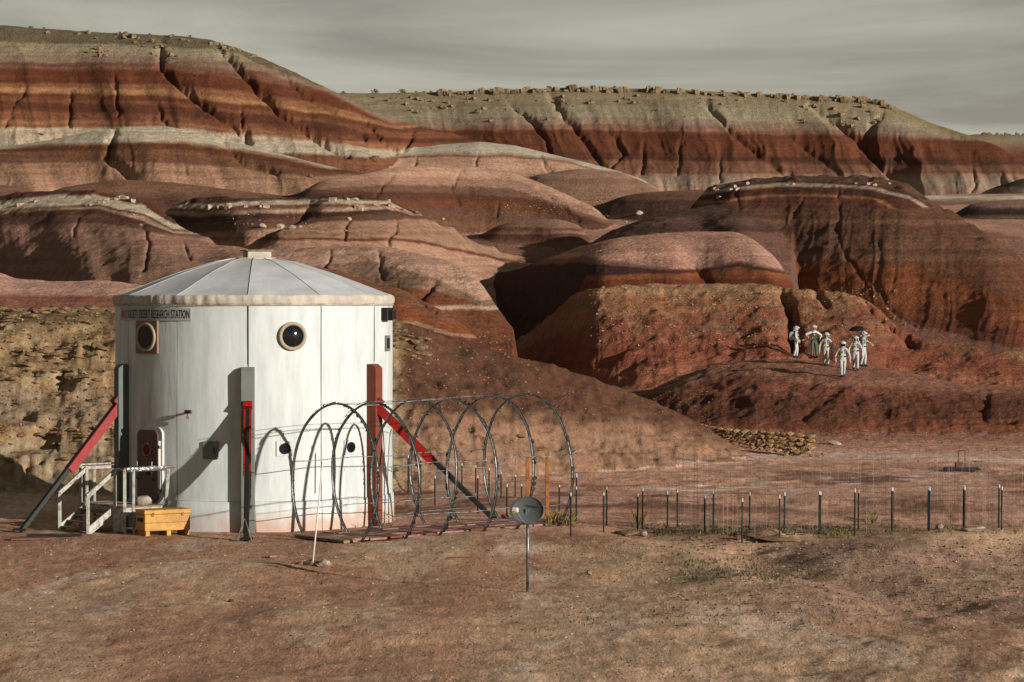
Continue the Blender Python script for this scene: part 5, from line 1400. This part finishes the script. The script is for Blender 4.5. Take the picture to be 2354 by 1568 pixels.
for (px, py, w, pr, lb) in singles:
    p = hit(px, py) or on_ground(px, py)
    flat = w > 30
    put_rock(pr, p, w / 6320 * p.y, lb, "rock", sink=.2, sq=(1.15, .8, .35 if flat else .85), rz=rnd.uniform(-.3, .3) if flat else None)
# slab bridging the hollow
p = hit(1745, 1238)
sl = rock_mesh("stone_slab", M_ROCKT, 401, 2, 1.0); o = link("stone_slab", sl, None, p + UP * .10); o.scale = (.75, .5, .12); o.rotation_euler = (.05, -.06, .1)
tag(o, "big flat tan slab bridging the dark hollow by the fence", "stone slab")
p = hit(1785, 1246); o = link("stone_slab", sl, None, p + UP * .04); o.scale = (.8, .3, .07); o.rotation_euler = (0, .05, -.05)
tag(o, "thin dark flat slab low on the right of the hollow", "stone slab")
# sandstone slabs on the near left bank and right of the habitat
for _ in range(130):
    if rnd.random() < .78:
        px = rnd.uniform(-10, 262); u = rnd.random()
        py = rnd.uniform(712, 748) if u < .38 else (rnd.uniform(790, 880) if u < .8 else rnd.uniform(985, 1060))
    else: px = rnd.uniform(905, 985); py = np.interp(px, [905, 985], [745, 790]) + rnd.uniform(0, 60)
    p = hit(px, py)
    if p is None: continue
    w = rnd.uniform(10, 34)
    put_rock(RK_T, p, w / 6320 * p.y, "rough sandstone slab in the near bank", "rock", "sandstone slabs of the near bank", name="sandstone_rock", sink=.4, sq=(1.3, 1.0, rnd.uniform(.3, .6)), rz=rnd.uniform(-.4, .4))
p = hit(221, 800); put_rock(RK_T, p, .62, "large round brown boulder set in the near sandstone bank", "rock", sink=.3, sq=(1, .8, .75))
# brick and boards on the yard
for (px, py, w, lb, mt) in ((1057, 1284, 58, "weathered dark plank lying flat on the foreground dirt", M_ROCKR), (627, 1279, 17, "small pink brick on the dirt near the pole heap", M_PAVER), (1545, 1270, 26, "flat red tile on the ground beyond the swale bank", M_PAVERR)):
    p = on_ground(px, py, .03); tag(MB().box(p, (w / 6320 * p.y, .16, .06), (Vector((.98, .2, 0)), Vector((-.2, .98, 0)), UP)).build("plank" if w > 40 else "brick", mt, None, p, bevel=.01), lb, "plank" if w > 40 else "brick")
# metal well cover with a small stub
p = hit(2212, 1082); wc = thing("well_cover", p, "dark metal cover with a small upright frame in the far red yard", "well cover")
MB().box(p + UP * .05, (1.3, .9, .08)).build("cover_plate", M_BLACK, wc); MB().box(p + UP * .18 + Vector((-.1, 0, 0)), (.28, .28, .22)).build("stub", M_ROCKR, wc)
mb = MB()
for e in (-.12, .12): mb.tube([p + Vector((e, 0, .05)), p + Vector((e, 0, .75))], .015, 5)
mb.tube([p + Vector((-.12, 0, .75)), p + Vector((.12, 0, .75))], .015, 5); mb.build("upright_frame", M_BLACK, wc)

# gravel: thousands of small stones, uncountable
def gravel(name, regions, mat, seed):
    rr_ = np.random.RandomState(seed); V = []; Fc = []
    base = np.array([[1, 0, 0], [-.5, .85, 0], [-.5, -.85, 0], [.1, .1, .8], [.2, -.1, -.5]])
    tri = np.array([[0, 1, 3], [1, 2, 3], [2, 0, 3], [1, 0, 4], [2, 1, 4], [0, 2, 4]])
    off = 0
    for (x0, x1, y0, y1, n, s0, s1) in regions:
        for _ in range(n):
            px, py = rr_.uniform(x0, x1), rr_.uniform(y0, y1)
            p = hit(px, py, 30)
            if p is None: continue
            s = (s0 + (s1 - s0) * rr_.rand() ** 3) / 6320 * p.y / 2
            an = rr_.uniform(0, 6.28); ca, sa = math.cos(an), math.sin(an)
            b = base + rr_.uniform(-.25, .25, base.shape)
            q = np.stack([b[:, 0] * ca - b[:, 1] * sa, b[:, 0] * sa + b[:, 1] * ca, b[:, 2] * .75], 1) * s + np.array([p.x, p.y, p.z + s * .2])
            V.append(q); Fc.append(tri + off); off += 5
    me = bpy.data.meshes.new(name); me.from_pydata(np.concatenate(V).tolist(), [], np.concatenate(Fc).tolist()); me.materials.append(mat); me.update()
    return tag(link(name, me), kind="stuff")
gravel("pale_gravel", [(-20, 2380, 1235, 1600, 2600, 2.0, 8)], simple_mat("pale_gravel_stone", "c0a68e", .95, noise=(4, .6, "8d7562")), 9)
gravel("dark_gravel", [(-20, 2380, 1235, 1600, 3600, 2.0, 8), (1500, 2380, 1250, 1420, 900, 2, 10)], simple_mat("dark_gravel_stone", "5a463a", .95, noise=(4, .6, "3a2c24")), 10)
gravel("gravel", [(-20, 2380, 1235, 1600, 3500, 2.0, 9), (-20, 2380, 1235, 1330, 2200, 1.4, 6), (1500, 2380, 1240, 1420, 1700, 2, 12)], simple_mat("gravel_stone", '8d7562', .95, noise=(4, .6, '5f4c40')), 1)
gravel("yard_rubble", [(905, 2380, 1050, 1215, 1500, 1.5, 6), (1500, 2380, 985, 1050, 700, 1.5, 7)], simple_mat("red_gravel", '8a5d4c', .95, noise=(3, .6, '5a382c')), 2)
gravel("bank_rubble", [(-20, 268, 712, 1010, 1900, 2, 13), (905, 1240, 760, 1050, 1200, 2, 9), (1240, 1640, 900, 1050, 700, 2, 7)], simple_mat("bank_stone", '96795a', .95, noise=(3, .6, '5f4733')), 3)
gravel("hill_scree", [(1340, 2060, 662, 800, 1500, 2, 9), (1500, 2350, 800, 890, 250, 2, 6), (430, 720, 485, 545, 160, 2, 8), (1150, 1400, 458, 500, 260, 2, 7), (1270, 1480, 573, 582, 90, 3, 8)], simple_mat("scree_stone", 'a08663', .95, noise=(1.5, .6, '6b5238')), 4)
gravel("talus", [(800, 2080, 222, 300, 700, 1.5, 6), (0, 620, 66, 140, 500, 1.5, 6)], simple_mat("talus_stone", '9a8660', .95, noise=(.6, .6, '66583d')), 5)

# ================================================================ PLANTS
def shrub_mesh(seed, n=130):
    r_ = random.Random(seed); mb = MB()
    for _ in range(n):
        a = r_.uniform(0, 6.28); el = r_.uniform(.05, 1.5); rad = r_.uniform(.35, 1.0)
        c = Vector((math.cos(a) * math.cos(el) * rad, math.sin(a) * math.cos(el) * rad, math.sin(el) * rad * .75))
        u = Vector((r_.gauss(0, 1), r_.gauss(0, 1), r_.gauss(0, 1))).normalized(); w = u.orthogonal().normalized(); s = r_.uniform(.07, .16)
        mb.add([c - u * s, c + w * s * .5, c + u * s, c - w * s * .5], [(0, 1, 2, 3)])
    for _ in range(7):
        a = r_.uniform(0, 6.28); mb.tube([(0, 0, -.1), (math.cos(a) * .5, math.sin(a) * .5, .45)], .03, 4)
    me = bpy.data.meshes.new("desert_shrub"); me.from_pydata(mb.v, [], mb.f); me.materials.append(M_LEAF)
    return me
SH = [shrub_mesh(i) for i in range(4)]
def shrub(px, py, w, lb, grp=None):
    p = hit(px, py)
    if p is None: return
    o = bpy.data.objects.new("desert_shrub", rnd.choice(SH)); COL.objects.link(o)
    s = w / 2 / 6320 * p.y; o.scale = (s, s, s * rnd.uniform(.75, 1.0)); o.rotation_euler = (0, 0, rnd.uniform(0, 6)); o.location = p
    tag(o, lb, "shrub", grp)
for px, w in ((863, 26), (925, 26), (957, 10), (975, 10), (990, 12), (1011, 22), (1035, 14), (1103, 14), (1130, 16), (1362, 22), (1412, 14), (1490, 16), (1564, 10), (1592, 10), (1660, 16), (1822, 12), (1850, 9), (1908, 9), (1940, 10), (1968, 9), (1998, 9), (790, 14)):
    cy = float(np.interp(px, mesaH[:, 0], mesaH[:, 1])); shrub(px, cy + 1.5, w, ("larger" if w > 14 else "tiny") + " dark shrub on the far mesa skyline, " + ("left" if px < 1050 else "left of centre" if px < 1300 else "middle" if px < 1600 else "right") + " part", "shrubs along the mesa skyline")
for px, w in ((72, 16), (103, 10), (204, 10), (277, 12), (398, 10), (438, 12), (345, 9), (500, 8)):
    cy = float(np.interp(px, bigH[:, 0], bigH[:, 1])); shrub(px, cy + 1.5, w, "small dark shrub on the skyline of the great left hill", "shrubs on the left hill skyline")
for px, py, w in ((2325, 306, 12), (2270, 308, 6)): shrub(px, py + 2, w, "tiny shrub on the distant right skyline", "shrubs on the distant skyline")
for px, py, w in ((3, 717, 16), (72, 712, 18), (118, 711, 16), (206, 712, 20), (160, 740, 9), (222, 833, 14), (108, 800, 9), (250, 1062, 16)): shrub(px, py, w, "low yellow-green shrub growing on the near sandstone bank", "shrubs on the near bank")
shrub(95, 313, 20, "dark shrub clump on the white band of the left hill"); shrub(1355, 1320, 14, "small green tuft beside the whitish stone on the dirt")
def grass(name, spots, mat, seed):
    r_ = random.Random(seed); mb = MB()
    for (x0, x1, y0, y1, n, h) in spots:
        for _ in range(n):
            px, py = r_.uniform(x0, x1), r_.uniform(y0, y1); p = hit(px, py)
            if p is None: continue
            for _b in range(5):
                a = r_.uniform(0, 6.28); hh = h * r_.uniform(.4, 1.1); dx = Vector((math.cos(a), math.sin(a), 0)) * hh * r_.uniform(.2, .7); w = Vector((-math.sin(a), math.cos(a), 0)) * .008
                q = p + dx * .15
                mb.add([q - w, q + w, q + dx * .5 + UP * hh * .7 + w * .6, q + dx + UP * hh], [(0, 1, 2), (0, 2, 3)])
    me = bpy.data.meshes.new(name); me.from_pydata(mb.v, [], mb.f); me.materials.append(mat); return tag(link(name, me), kind="stuff")
grass("dry_grass", [(1255, 1320, 1195, 1212, 90, .3), (470, 555, 1205, 1218, 60, .28), (1455, 1480, 1195, 1215, 20, .3), (1995, 2010, 1195, 1218, 20, .3), (1500, 2354, 1212, 1232, 260, .12), (1890, 1960, 1225, 1240, 50, .15)], M_GRASS, 1)
grass("green_weeds", [(1480, 1960, 1212, 1232, 420, .10), (1560, 1860, 1285, 1340, 260, .09), (1280, 2354, 1400, 1440, 120, .07), (560, 900, 1205, 1216, 80, .12)], M_LEAF, 2)

# ================================================================ PEOPLE
def skin_body(name, joints, edges, mat, parent, sub=1):
    me = bpy.data.meshes.new(name)
    names = list(joints); idx = {k: i for i, k in enumerate(names)}
    me.from_pydata([joints[k][0] for k in names], [(idx[a], idx[b]) for a, b in edges], [])
    o = link(name, me, parent)
    sk = o.modifiers.new("skin", 'SKIN')
    o.data.skin_vertices[0].data[0].use_root = True
    for i, k in enumerate(names):
        r = joints[k][1]; r = r if isinstance(r, tuple) else (r, r)
        o.data.skin_vertices[0].data[i].radius = r
    sk.use_smooth_shade = True
    o.data.skin_vertices[0].data[idx['pelvis']].use_root = True
    ss = o.modifiers.new("sub", 'SUBSURF'); ss.levels = sub; ss.render_levels = sub
    me.materials.append(mat)
    return o
def person(px, py, h_px, yaw, pose, label, suit=M_SUIT, pack=True, apron=False, bare_brow=False):
    g = hit(px, py, 125)
    s = (h_px / 6320 * g.y) / 1.86
    root = empty("person", g, yaw); root.scale = (s, s, s); ORG[root] = Vector((0, 0, 0)); tag(root, label, "person")
    P = pose
    lf, rf = P.get('lfoot', (.10, 0, 0)), P.get('rfoot', (-.10, 0, 0))
    def kn(side, f): # knee between hip and foot pushed forward (-y)
        hx = .095 * side; return ((hx + f[0]) / 2, (f[1]) / 2 - P.get('bend', .05), .50 + f[2] * .5)
    lh, rh = P.get('lhand', (.33, -.04, .82)), P.get('rhand', (-.33, -.04, .82))
    def el(side, hnd):
        sx_ = .215 * side; e = ((sx_ + hnd[0]) / 2 + .07 * side, hnd[1] * .5 + P.get('elb', .06), (1.42 + hnd[2]) / 2); return e
    J = {'pelvis': ((0, 0, .96), (.15, .115)), 'waist': ((0, -.005, 1.12), (.155, .125)), 'chest': ((0, .0, 1.32), (.175, .13)), 'neckb': ((0, .01, 1.47), (.09, .08)), 'neck': ((0, 0, 1.54), .058), 'head': ((0, -.01, 1.66), (.085, .1)), 'crown': ((0, 0, 1.74), (.07, .085))}
    E = [('pelvis', 'waist'), ('waist', 'chest'), ('chest', 'neckb'), ('neckb', 'neck'), ('neck', 'head'), ('head', 'crown')]
    for n_, side, f, hnd in (('l', 1, lf, lh), ('r', -1, rf, rh)):
        J[n_ + 'hip'] = ((.10 * side, 0, .88), (.105, .11)); J[n_ + 'thigh'] = (((.10 * side + kn(side, f)[0]) / 2, kn(side, f)[1] * .5, .70), (.095, .1))
        J[n_ + 'knee'] = (kn(side, f), .078); J[n_ + 'calf'] = (((kn(side, f)[0] + f[0]) / 2, (kn(side, f)[1] + f[1]) / 2 + .02, .30 + f[2] * .7), .078); J[n_ + 'ank'] = ((f[0], f[1] + .01, .10 + f[2]), .066)
        E += [('pelvis', n_ + 'hip'), (n_ + 'hip', n_ + 'thigh'), (n_ + 'thigh', n_ + 'knee'), (n_ + 'knee', n_ + 'calf'), (n_ + 'calf', n_ + 'ank')]
        e = el(side, hnd)
        if P.get('out') : e = (e[0] + .10 * side, e[1] + .02, e[2])
        J[n_ + 'sho'] = ((.19 * side, .005, 1.43), .078); J[n_ + 'arm'] = (((.2 * side + e[0]) / 2, e[1] / 2, (1.42 + e[2]) / 2), .066); J[n_ + 'elb'] = (e, .056)
        J[n_ + 'fore'] = (((e[0] + hnd[0]) / 2, (e[1] + hnd[1]) / 2, (e[2] + hnd[2]) / 2), .052); J[n_ + 'wri'] = (hnd, .042)
        E += [('neckb', n_ + 'sho'), (n_ + 'sho', n_ + 'arm'), (n_ + 'arm', n_ + 'elb'), (n_ + 'elb', n_ + 'fore'), (n_ + 'fore', n_ + 'wri')]
    body = skin_body("body", J, E, suit, root); ORG[body] = Vector((0, 0, 0))
    for n_, side, f, hnd in (('l', 1, lf, lh), ('r', -1, rf, rh)):
        # boots
        mb = MB(); x, y, z = f
        mb.tube([(x, y + .06, z + .05), (x, y + .02, z + .075), (x, y - .08, z + .055), (x, y - .17, z + .035)], [.045, .058, .05, .03], 8)
        mb.box((x, y - .05, z + .012), (.085, .27, .024)); mb.build("boot", M_BOOT, root)
        # gloved hand: palm, four fingers of unequal length and a thumb
        e = Vector(J[n_ + 'elb'][0]); w = Vector(hnd); dr = (w - e).normalized(); fwd = Vector((0, -1, 0)); fwd = (fwd - dr * fwd.dot(dr)).normalized(); sdv = dr.cross(fwd)
        mb = MB(); mb.tube([w - dr * .02, w + dr * .04, w + dr * .095], [.036, .044, .034], 7)
        for q, ln in ((-.033, .075), (-.011, .088), (.011, .082), (.033, .064)):
            b = w + dr * .09 + fwd * q
            mb.tube([b, b + dr * ln * .5 - sdv * side * .006, b + dr * ln - sdv * side * .026], [.0115, .0105, .008], 5)
        b = w + dr * .035 + fwd * .036; mb.tube([b, b + dr * .035 + fwd * .028, b + dr * .068 + fwd * .03], [.013, .012, .009], 5)
        mb.build("glove", M_GLOVE, root)
    # helmet: shell, white brow band, visor, face below
    hy = P.get('hy', 0.0); bm = bmesh.new(); bmesh.ops.create_uvsphere(bm, u_segments=20, v_segments=14, radius=1)
    bmesh.ops.delete(bm, geom=[v for v in bm.verts if v.co.z < -.55 or (v.co.y < -.45 and v.co.z < .32 and abs(v.co.x) < .72)], context='VERTS')
    for v in bm.verts: v.co = Vector((v.co.x * .165, v.co.y * .18 + .0, v.co.z * .18 + 1.68))
    me = bpy.data.meshes.new("helmet"); bm.to_mesh(me); bm.free(); me.materials.append(M_HELM); me.polygons.foreach_set("use_smooth", [True] * len(me.polygons))
    he = link("helmet", me, root); so = he.modifiers.new("thick", 'SOLIDIFY'); so.thickness = .012; ORG[he] = Vector((0, 0, 0))
    mb = MB(); vs = []
    for j in range(13):
        a = R(-58 + 116 * j / 12)
        for z, r in ((1.705, 1.10), (1.735, 1.18), (1.79, 1.06)): vs.append((math.sin(a) * .165 * r, -math.cos(a) * .18 * r, z))
    mb.add(vs, [(j * 3 + i, (j + 1) * 3 + i, (j + 1) * 3 + i + 1, j * 3 + i + 1) for j in range(12) for i in range(2)], True); mb.build("brow_band", M_SUIT if not bare_brow else M_HELM, he)
    mb = MB(); vs = []
    for j in range(9):
        a = R(-52 + 104 * j / 8)
        for z, r in ((1.705, 1.0), (1.655, .97), (1.60, .90)): vs.append((math.sin(a) * .16 * r, -math.cos(a) * .172 * r, z))
    mb.add(vs, [(j * 3 + i, (j + 1) * 3 + i, (j + 1) * 3 + i + 1, j * 3 + i + 1) for j in range(8) for i in range(2)], True)
    if bare_brow: mb.build("visor", M_GLASS, he)
    # face: skin plate with nose, eyes and mouth
    bm = bmesh.new(); bmesh.ops.create_uvsphere(bm, u_segments=16, v_segments=12, radius=1)
    for v in bm.verts:
        c = v.co; nose = math.exp(-((c.x / .16) ** 2 + ((c.z + .1) / .22) ** 2)) * (c.y < 0) * .25
        eye = math.exp(-(((abs(c.x) - .4) / .18) ** 2 + ((c.z - .2) / .14) ** 2)) * (c.y < 0) * .14
        v.co = Vector((c.x * .082, (c.y - nose + eye) * .10 - .022, c.z * .115 + 1.645))
    me = bpy.data.meshes.new("face"); bm.to_mesh(me); bm.free(); me.materials.append(M_SKIN); me.polygons.foreach_set("use_smooth", [True] * len(me.polygons)); fa = link("face", me, root); ORG[fa] = Vector((0, 0, 0))
    mb = MB()
    for e in (-.033, .033): mb.disc((e, -.118, 1.67), (0, -1, 0), .009, .006, 8)
    mb.box((0, -.119, 1.585), (.045, .008, .008)); mb.build("eyes_and_mouth", M_DARK, fa)
    ring_mesh(Vector((0, 0, 1.53)), Vector((0, -.05, 1)), .10, .15, .035, 20).build("collar_ring", M_HELM, root) if False else MB().tube([(math.cos(a) * .125, math.sin(a) * .12 , 1.525) for a in [2 * math.pi * i / 18 for i in range(18)]], .024, 6, closed=True).build("collar_ring", M_HELM, root)
    if pack:
        bp_ = MB().box((0, .24, 1.27), (.34, .2, .48)).build("backpack", M_PACK, root, bevel=.03)
        MB().tube([(.12, .34, 1.42), (.12, .34, 1.1)], .05, 8).build("air_bottle", M_PACK, bp_); MB().tube([(-.12, .34, 1.42), (-.12, .34, 1.1)], .05, 8).build("air_bottle", M_PACK, bp_)
        for e in (-.12, .12): MB().tube([(e, .15, 1.47), (e * .95, -.03, 1.50), (e, -.135, 1.38), (e, -.13, 1.2)], .018, 5).build("strap", M_PANELGREY, root)
        for e in (-.09, .09): MB().tube([(e * 1.3, .2, 1.5), (e * 1.9, .12, 1.62), (e * 1.4, .02, 1.6)], .022, 6).build("air_tube", M_HELM, root)
    side = P.get('hose', -1)
    MB().tube([(side * .17, .14, 1.16), (side * .24, -.02, 1.12), (side * .20, -.14, 1.03), (side * .12, -.145, 1.10), (side * .09, -.135, 1.17)], .017, 6).build("hose", M_HOSE, root)
    for e in (-.11, .11): MB().disc((e, -.125, 1.06), (0, -1, 0), .04, .03, 12).build("belt_dial", M_DARK, root)
    MB().disc((0, -.125, 1.30), (0, -1, 0), .038, .025, 12).build("chest_dial", M_HELM, root)
    MB().box((.10, -.128, 1.40), (.07, .02, .06)).build("chest_patch", M_REDP, root)
    e = Vector(J['lfore'][0]); MB().disc(e + Vector((.03, -.055, 0)), (.4, -1, 0), .035, .015, 10).build("arm_patch", M_LIME, root)
    if apron:
        vs = []
        for z, w, y in ((.98, .155, -.150), (1.12, .15, -.148), (1.26, .14, -.152), (1.38, .10, -.145)):
            for u in (-1, -.5, 0, .5, 1): vs.append((u * w, y + .03 * u * u, z))
        MB().add(vs, [(i * 5 + j, i * 5 + j + 1, (i + 1) * 5 + j + 1, (i + 1) * 5 + j) for i in range(3) for j in range(4)], True).build("bib", M_SUITG, root)
    return root
walk1 = dict(lfoot=(.09, -.16, .0), rfoot=(-.09, .20, .05), lhand=(.36, .02, .86), rhand=(-.37, -.10, .86), bend=.06)
walk2 = dict(lfoot=(.08, .17, .04), rfoot=(-.08, -.15, .0), lhand=(.35, -.06, .86), rhand=(-.36, .02, .86), bend=.05)
stand = dict(lfoot=(.11, 0, 0), rfoot=(-.11, .02, 0))
person(1830, 824, 74, R(78), dict(lfoot=(.09, -.04, 0), rfoot=(-.08, .10, 0), lhand=(.28, -.12, 1.05), rhand=(-.26, -.14, 1.02), hose=-1), "leftmost walker in white overalls and hooded helmet, seen side on with a boxy backpack")
g2 = person(1871, 826, 76, R(8), dict(lfoot=(.17, 0, 0), rfoot=(-.12, .02, 0), lhand=(.34, -.10, 1.12), rhand=(-.42, -.16, 1.22), out=1), "walker in dark green overalls with both elbows lifted", pack=False, apron=True)
# green legs and bib over the white sleeves
for nm in ('body',):
    for ch in g2.children:
        if ch.name.startswith('body'):
            ch.data.materials.clear()
            mt = bpy.data.materials.new("green_bib_white_sleeves"); mt.use_nodes = True; t = mt.node_tree; b_ = t.nodes["Principled BSDF"]; b_.inputs["Roughness"].default_value = .85
            tcn = t.nodes.new("ShaderNodeTexCoord"); sx_ = t.nodes.new("ShaderNodeSeparateXYZ"); t.links.new(tcn.outputs["Object"], sx_.inputs[0])
            ab = t.nodes.new("ShaderNodeMath"); ab.operation = 'ABSOLUTE'; t.links.new(sx_.outputs["X"], ab.inputs[0])
            c1 = t.nodes.new("ShaderNodeMath"); c1.operation = 'GREATER_THAN'; c1.inputs[1].default_value = .155; t.links.new(ab.outputs[0], c1.inputs[0])
            c2 = t.nodes.new("ShaderNodeMath"); c2.operation = 'GREATER_THAN'; c2.inputs[1].default_value = 1.02; t.links.new(sx_.outputs["Z"], c2.inputs[0])
            c3 = t.nodes.new("ShaderNodeMath"); c3.operation = 'MULTIPLY'; t.links.new(c1.outputs[0], c3.inputs[0]); t.links.new(c2.outputs[0], c3.inputs[1])
            c4 = t.nodes.new("ShaderNodeMath"); c4.operation = 'GREATER_THAN'; c4.inputs[1].default_value = 1.40; t.links.new(sx_.outputs["Z"], c4.inputs[0])
            c5 = t.nodes.new("ShaderNodeMath"); c5.operation = 'MAXIMUM'; t.links.new(c3.outputs[0], c5.inputs[0]); t.links.new(c4.outputs[0], c5.inputs[1])
            mx_ = t.nodes.new("ShaderNodeMix"); mx_.data_type = 'RGBA'; t.links.new(c5.outputs[0], mx_.inputs["Factor"]); mx_.inputs["A"].default_value = (*lin('3a4a3e'), 1); mx_.inputs["B"].default_value = (.42, .44, .42, 1)
            t.links.new(mx_.outputs["Result"], b_.inputs["Base Color"]); ch.data.materials.append(mt)
person(1899.5, 842, 78, R(-4), walk1, "walker in white overalls striding third from the left, arms hanging")
person(1937.5, 871, 84, R(2), walk2, "nearest walker in white overalls and silver helmet, leading the group downhill", bare_brow=True)
person(1967, 853, 80, R(-2), walk1, "walker in white overalls just right of the leader, left foot forward")
p6 = person(1985, 843, 82, R(62), dict(lfoot=(.09, -.06, 0), rfoot=(-.08, .10, 0), lhand=(.20, -.34, 1.18), rhand=(-.16, -.25, 1.60), hose=1), "rearmost walker in white overalls, half turned, holding up the black umbrella")
# black umbrella held aloft
g6 = Vector(p6.location); uc = world_at(1970, 757, g6.y - .25)
umb = thing("umbrella", g6 + Vector((-.2, -.2, 1.35)), "open black umbrella held over the rearmost walkers", "umbrella")
un = Vector((-.12, -.22, 1)).normalized(); ux_ = un.cross(Vector((0, 1, 0))).normalized(); uy_ = un.cross(ux_)
mb = MB(); vs = [uc + un * .16]; k8 = 16
for i in range(1, 5):
    q = i / 4
    for j in range(k8):
        a = 2 * math.pi * j / k8; rr = .44 * q * (1 if j % 2 == 0 else .95)
        vs.append(uc + un * (.16 * (1 - q ** 2)) + ux_ * rr * math.cos(a) + uy_ * rr * math.sin(a))
fs = [(0, 1 + j, 1 + (j + 1) % k8) for j in range(k8)]
for i in range(3):
    for j in range(k8): fs.append((1 + i * k8 + j, 1 + (i + 1) * k8 + j, 1 + (i + 1) * k8 + (j + 1) % k8, 1 + i * k8 + (j + 1) % k8))
M_UMB = simple_mat("black_cloth", '0d0d0e', .8)
cn = mb.add(vs, fs, True).build("canopy", M_UMB, umb)
wr = Matrix.Rotation(R(62), 3, 'Z') @ (Vector((-.16, -.25, 1.64)) * p6.scale.x) + g6
MB().tube([wr - (uc - wr).normalized() * .12, wr, uc + un * .2], .010, 6).build("shaft", M_BLACK, umb)
for j in range(8):
    a = 2 * math.pi * j / 8; MB().tube([uc + un * .14, uc + un * -.005 + (ux_ * math.cos(a) + uy_ * math.sin(a)) * .43], .005, 4).build("rib", M_BLACK, cn)
